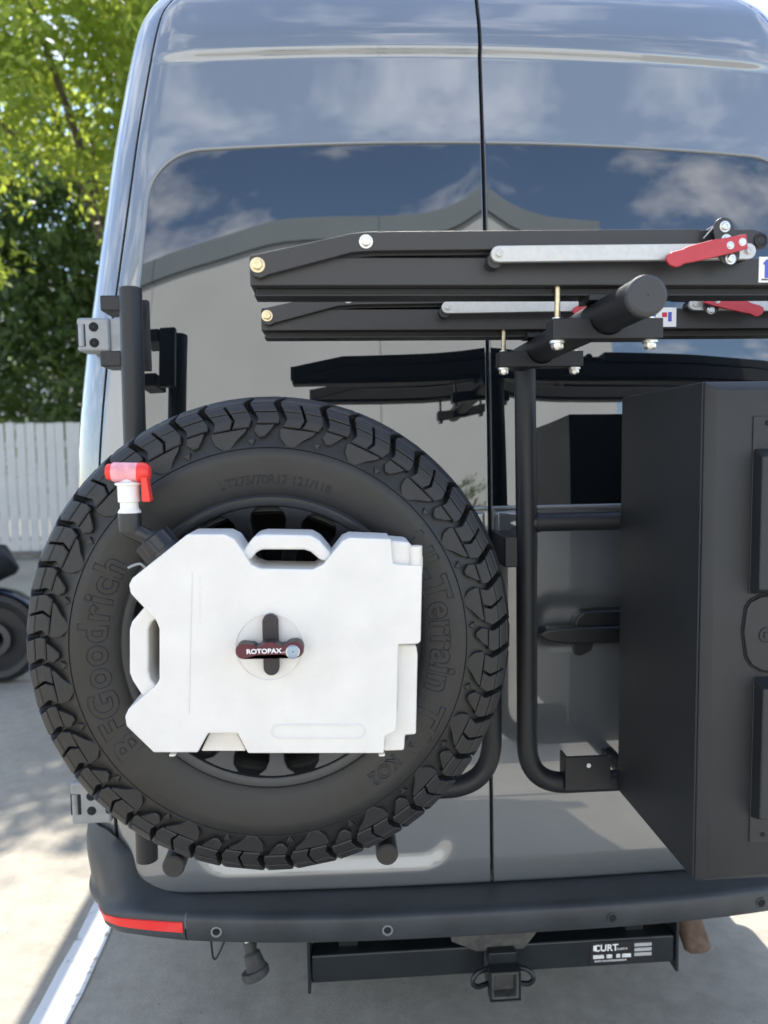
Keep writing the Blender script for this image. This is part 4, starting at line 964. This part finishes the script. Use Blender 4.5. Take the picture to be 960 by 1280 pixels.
# ------------------------------------------------------------------ trees
def leaf_cloud(rng, clumps, per, spread, size, droop=.25):
    v = np.zeros((len(clumps)*per*4, 3)); i = 0; fl_ = []
    for (c, s) in clumps:
        p = rng.normal(0, 1, (per, 3)); p = p/np.linalg.norm(p, axis=1)[:, None]*(rng.random(per)**.5)[:, None]*spread*s
        p[:, 2] *= .65; p += c
        for k in range(per):
            d = rng.normal(0, 1, 3); d[2] -= droop*2; d /= np.linalg.norm(d); u = np.cross(d, rng.normal(0, 1, 3)); u /= np.linalg.norm(u)
            l = size*rng.uniform(.6, 1.3); w_ = l*.42
            v[i:i+4] = (p[k], p[k]+d*l*.45+u*w_*.5, p[k]+d*l, p[k]+d*l*.45-u*w_*.5); fl_.append((i, i+1, i+2, i+3)); i += 4
    return v, fl_
def tree(name, lab, base, h, crown_c, crown_r, seed, m, nclump, per=46, size=.13, group='trees along the fence'):
    rng = np.random.default_rng(seed); base = Vector(base)
    t = thing(name, lab, 'tree', base, group); top = Vector((base.x+rng.uniform(-.3, .3), base.y+rng.uniform(-.3, .3), crown_c[2]+crown_r[2]*.3))
    tp = [base.lerp(top, k/8)+Vector((rng.normal(0, .05), rng.normal(0, .05), 0))*(1 if 0 < k < 8 else 0) for k in range(9)]
    trunk = tube('trunk', tp, [.16*(1-.09*k) for k in range(9)], M_BARK, t, seg=12)
    cl = []
    lv, lf_ = [], []
    for k in range(nclump):
        d = rng.normal(0, 1, 3); d /= np.linalg.norm(d); r = rng.random()**.45
        c = np.array(crown_c)+d*r*np.array(crown_r); cl.append((c, rng.uniform(.7, 1.4)))
    for k in range(16):
        c, s = cl[rng.integers(0, nclump)]; z = rng.uniform(.3, .95); p0 = base.lerp(top, z); p1 = Vector(c)
        mid = p0.lerp(p1, .5)+Vector((0, 0, .25)); tube('limb', smoothpath([p0, mid, p1], .6, 5), [.06, .055, .05, .045, .04, .03, .025, .012][:8] if False else .03, M_BARK, trunk, seg=7)
    v, f = leaf_cloud(rng, cl, per, .50, size)
    cr_ = obj('crown', [tuple(q) for q in v], f, m, t, smooth=False); return t
tree('leafy_tree', 'bright yellow green leafy tree overhanging the white fence', (-5.3, 8.0, 0), 8, (-5.0, 7.8, 7.0), (2.4, 2.0, 3.0), 3, M_LEAF, 150, per=110, size=.13)
tree('leafy_tree', 'leafy tree close beside the van with sunlit yellow top', (-3.2, 9.3, 0), 8, (-3.1, 8.8, 7.6), (1.9, 1.8, 3.2), 5, M_LEAF, 130, per=110, size=.13)
tree('leafy_tree', 'unseen leafy tree added behind the van to shade the ground beside it', (-1.5, 8.5, 0), 8, (-1.5, 8.4, 5.9), (1.7, 1.9, 2.1), 15, M_LEAF, 420, size=.16)  # out of view, added for its shade on the ground
tree('dark_tree', 'dense dark green tree behind the white fence', (-4.9, 12.6, 0), 8, (-4.9, 12.4, 4.6), (3.0, 1.6, 4.0), 8, M_LEAF2, 620, size=.20)
tree('dark_tree', 'dark green tree beyond the fence behind the motorcycle', (-9.0, 12.4, 0), 8, (-9.0, 12.2, 4.6), (2.8, 1.6, 3.8), 9, M_LEAF2, 420, size=.20)
tree('dark_tree', 'tall dark green tree behind the fence past the van', (-1.4, 13.5, 0), 8, (-1.4, 13.4, 4.4), (2.6, 1.5, 3.6), 12, M_LEAF2, 320, size=.20)
# pale building beyond the trees
bd = thing('pale_building', 'pale stucco building half hidden behind the trees', 'building', (-6, 24, 0))
box('wall', (-6, 26, 3.6), (26, 4, 7.2), M_PALE, bd, bevel=0)
box('parapet', (-6, 26, 7.35), (26.3, 4.3, .3), M_FENCE, bd, bevel=.02)
for k in range(7):
    wn = box('window', (-16+k*3.4, 23.98, 4.2), (1.4, .08, 1.3), M_GLASS, bd, bevel=0); box('sill', (-16+k*3.4, 23.92, 3.5), (1.6, .16, .1), M_FENCE, wn, bevel=0)

# ------------------------------------------------------------------ motorcycle parked to the left
mx0, my0 = -2.80, 3.6
moto = thing('motorcycle', 'dark blue and black motorcycle parked in the shade by the fence', 'motorcycle', (mx0-.7, my0, 0))
for x in (mx0, mx0-1.36):
    wl = lathe('wheel', [(.24, -.05), (.28, -.062), (.315, -.045), (.325, 0), (.315, .045), (.28, .062), (.24, .05)], (x, my0, .325), (0, 1, 0), M_RUBBER, moto, seg=40, closed=True)
    lathe('rim', [(.245, -.045), (.225, -.03), (.225, .03), (.245, .045)], (x, my0, .325), (0, 1, 0), M_MOTO, wl, seg=40, closed=True)
    lathe('wheel_shade_disc', [(.238, -.012), (.05, -.020), (.05, .020), (.238, .012)], (x, my0, .325), (0, 1, 0), M_MOTO, wl, seg=40, closed=True)  # black disc fills the spokes to darken the wheel like shade
    tube('hub', [(x, my0-.09, .325), (x, my0+.09, .325)], .045, M_CHROME, wl, seg=16)
    for k in range(5):
        a = 2*math.pi*k/5+.3; tube('spoke', [(x, my0, .325), (x+.23*math.cos(a), my0, .325+.23*math.sin(a))], .016, M_MOTO, wl, seg=8)
    lathe('brake_disc', [(.12, 0), (.12, .004), (.075, .004), (.075, 0)], (x, my0-.075, .325), (0, 1, 0), M_CHROME, wl, seg=28, closed=True)
for s in (-1, 1): tube('fork_leg', [(mx0, my0+s*.09, .325), (mx0-.33, my0+s*.09, 1.02)], .027, M_CHROME, moto, seg=14)
tube('handlebar', smoothpath([(mx0-.50, my0-.36, 1.06), (mx0-.38, my0-.25, 1.10), (mx0-.34, my0-.1, 1.05), (mx0-.34, my0+.1, 1.05), (mx0-.38, my0+.25, 1.10), (mx0-.50, my0+.36, 1.06)], .08), .014, M_MOTO, moto, seg=10)
v, f = tubemesh([(mx0-.40, my0, .86), (mx0-.46, my0, .90), (mx0-.60, my0, .92), (mx0-.78, my0, .88), (mx0-.88, my0, .80)], [.09, .135, .15, .13, .07], 20); obj('fuel_tank', v, f, M_MOTOB, moto, ang=60)
v, f = tubemesh([(mx0-.84, my0, .80), (mx0-1.0, my0, .80), (mx0-1.25, my0, .83), (mx0-1.5, my0, .90), (mx0-1.62, my0, .93)], [.08, .11, .11, .09, .04], 16); obj('seat', v, f, M_MOTO, moto, ang=60)
box('engine', (mx0-.66, my0, .48), (.40, .30, .36), M_MOTO, moto, bevel=.05, seg=4)
tube('frame_tube', smoothpath([(mx0-.34, my0, 1.0), (mx0-.45, my0, .40), (mx0-.85, my0, .30), (mx0-.98, my0, .72)], .1), .03, M_MOTO, moto, seg=12)
tube('swing_arm', [(mx0-.85, my0-.10, .36), (mx0-1.36, my0-.10, .325)], .028, M_MOTO, moto, seg=12)
tube('exhaust', smoothpath([(mx0-.50, my0-.14, .45), (mx0-.55, my0-.18, .26), (mx0-.95, my0-.20, .28), (mx0-1.45, my0-.20, .42)], .1), .042, M_CHROME, moto, seg=16)
lathe('headlight', [(.001, .06), (.08, .05), (.095, .02), (.08, -.05), (.03, -.09)], (mx0-.22, my0, .95), (1, 0, .1), M_MOTO, moto, seg=24)
v = []; 
for i in range(13):
    a = math.pi*(.02+.62*i/12); 
    for wy in (-.065, -.05, .05, .065): v.append((mx0+.35*math.cos(a), my0+wy, .325+(.36-(.02 if abs(wy) > .06 else 0))*math.sin(a)))
obj('front_fender', v, gridfaces(13, 4), M_MOTOB, moto, ang=60)
v, f = tubemesh([(mx0-.50, my0, .62), (mx0-.36, my0, .74), (mx0-.16, my0, .84), (mx0+.06, my0, .86), (mx0+.16, my0, .80)], [.16, .21, .20, .13, .03], 18); obj('fairing', v, f, M_MOTO, moto, ang=60)
tube('kick_stand', [(mx0-.75, my0-.12, .30), (mx0-.82, my0-.28, .0)], .014, M_MOTO, moto, seg=10)

# ------------------------------------------------------------------ warehouse behind the photographer (mirrored in glass and paint)
WY = -13.5; WH = 9.1
wh = thing('warehouse', 'pale concrete panel warehouse with dark roof edge behind the photographer', 'building', (-10, WY-4, 0))
xs0 = 6.3
for k in range(6):
    x1 = xs0-6.2*k; box('wall_panel', (x1-3.1, WY-.1, WH/2), (6.185, .2, WH), M_WALL, wh, bevel=.006)
    box('fascia_panel', (x1-3.1, WY-.05, WH+.36), (6.185, .36, .72), M_FASC, wh, bevel=.006)
box('roof', (xs0-18.6, WY-6, WH-.1), (37.2, 11.6, .2), M_PALE, wh, bevel=0)
box('end_wall', (xs0-.1, WY-6.2, WH/2), (.2, 11.9, WH), M_WALL, wh, bevel=0); box('end_wall', (xs0-37.1, WY-6.2, WH/2), (.2, 11.9, WH), M_WALL, wh, bevel=0)
box('back_wall', (xs0-18.6, WY-12.1, WH/2), (37.2, .2, WH), M_WALL, wh, bevel=0)
for k, (x, hh, lb_) in enumerate(((-1.7, 2.3, 'tall clipped green shrub against the warehouse wall'), (.2, 2.1, 'rounded green shrub in the middle of the warehouse planting'), (1.9, 1.6, 'low green shrub at the end of the warehouse planting'))):
    rng = np.random.default_rng(40+k); sh = thing('shrub', lb_, 'shrub', (x, WY+.9, 0), 'shrubs planted along the warehouse wall')
    cl = []
    for q in range(26):
        d = rng.normal(0, 1, 3); d /= np.linalg.norm(d); cl.append((np.array((x, WY+.9, hh*.52))+d*rng.random()**.4*np.array((1.0, .5, hh*.45)), .55))
    v, f = leaf_cloud(rng, cl, 60, .5, .09); obj('foliage', [tuple(q) for q in v], f, M_LEAF2, sh, smooth=False)
    for q in range(4): tube('stem', [(x+rng.uniform(-.1, .1), WY+.9, 0), (x+rng.uniform(-.5, .5), WY+.9+rng.uniform(-.2, .2), hh*.6)], .02, M_BARK, sh, seg=7)
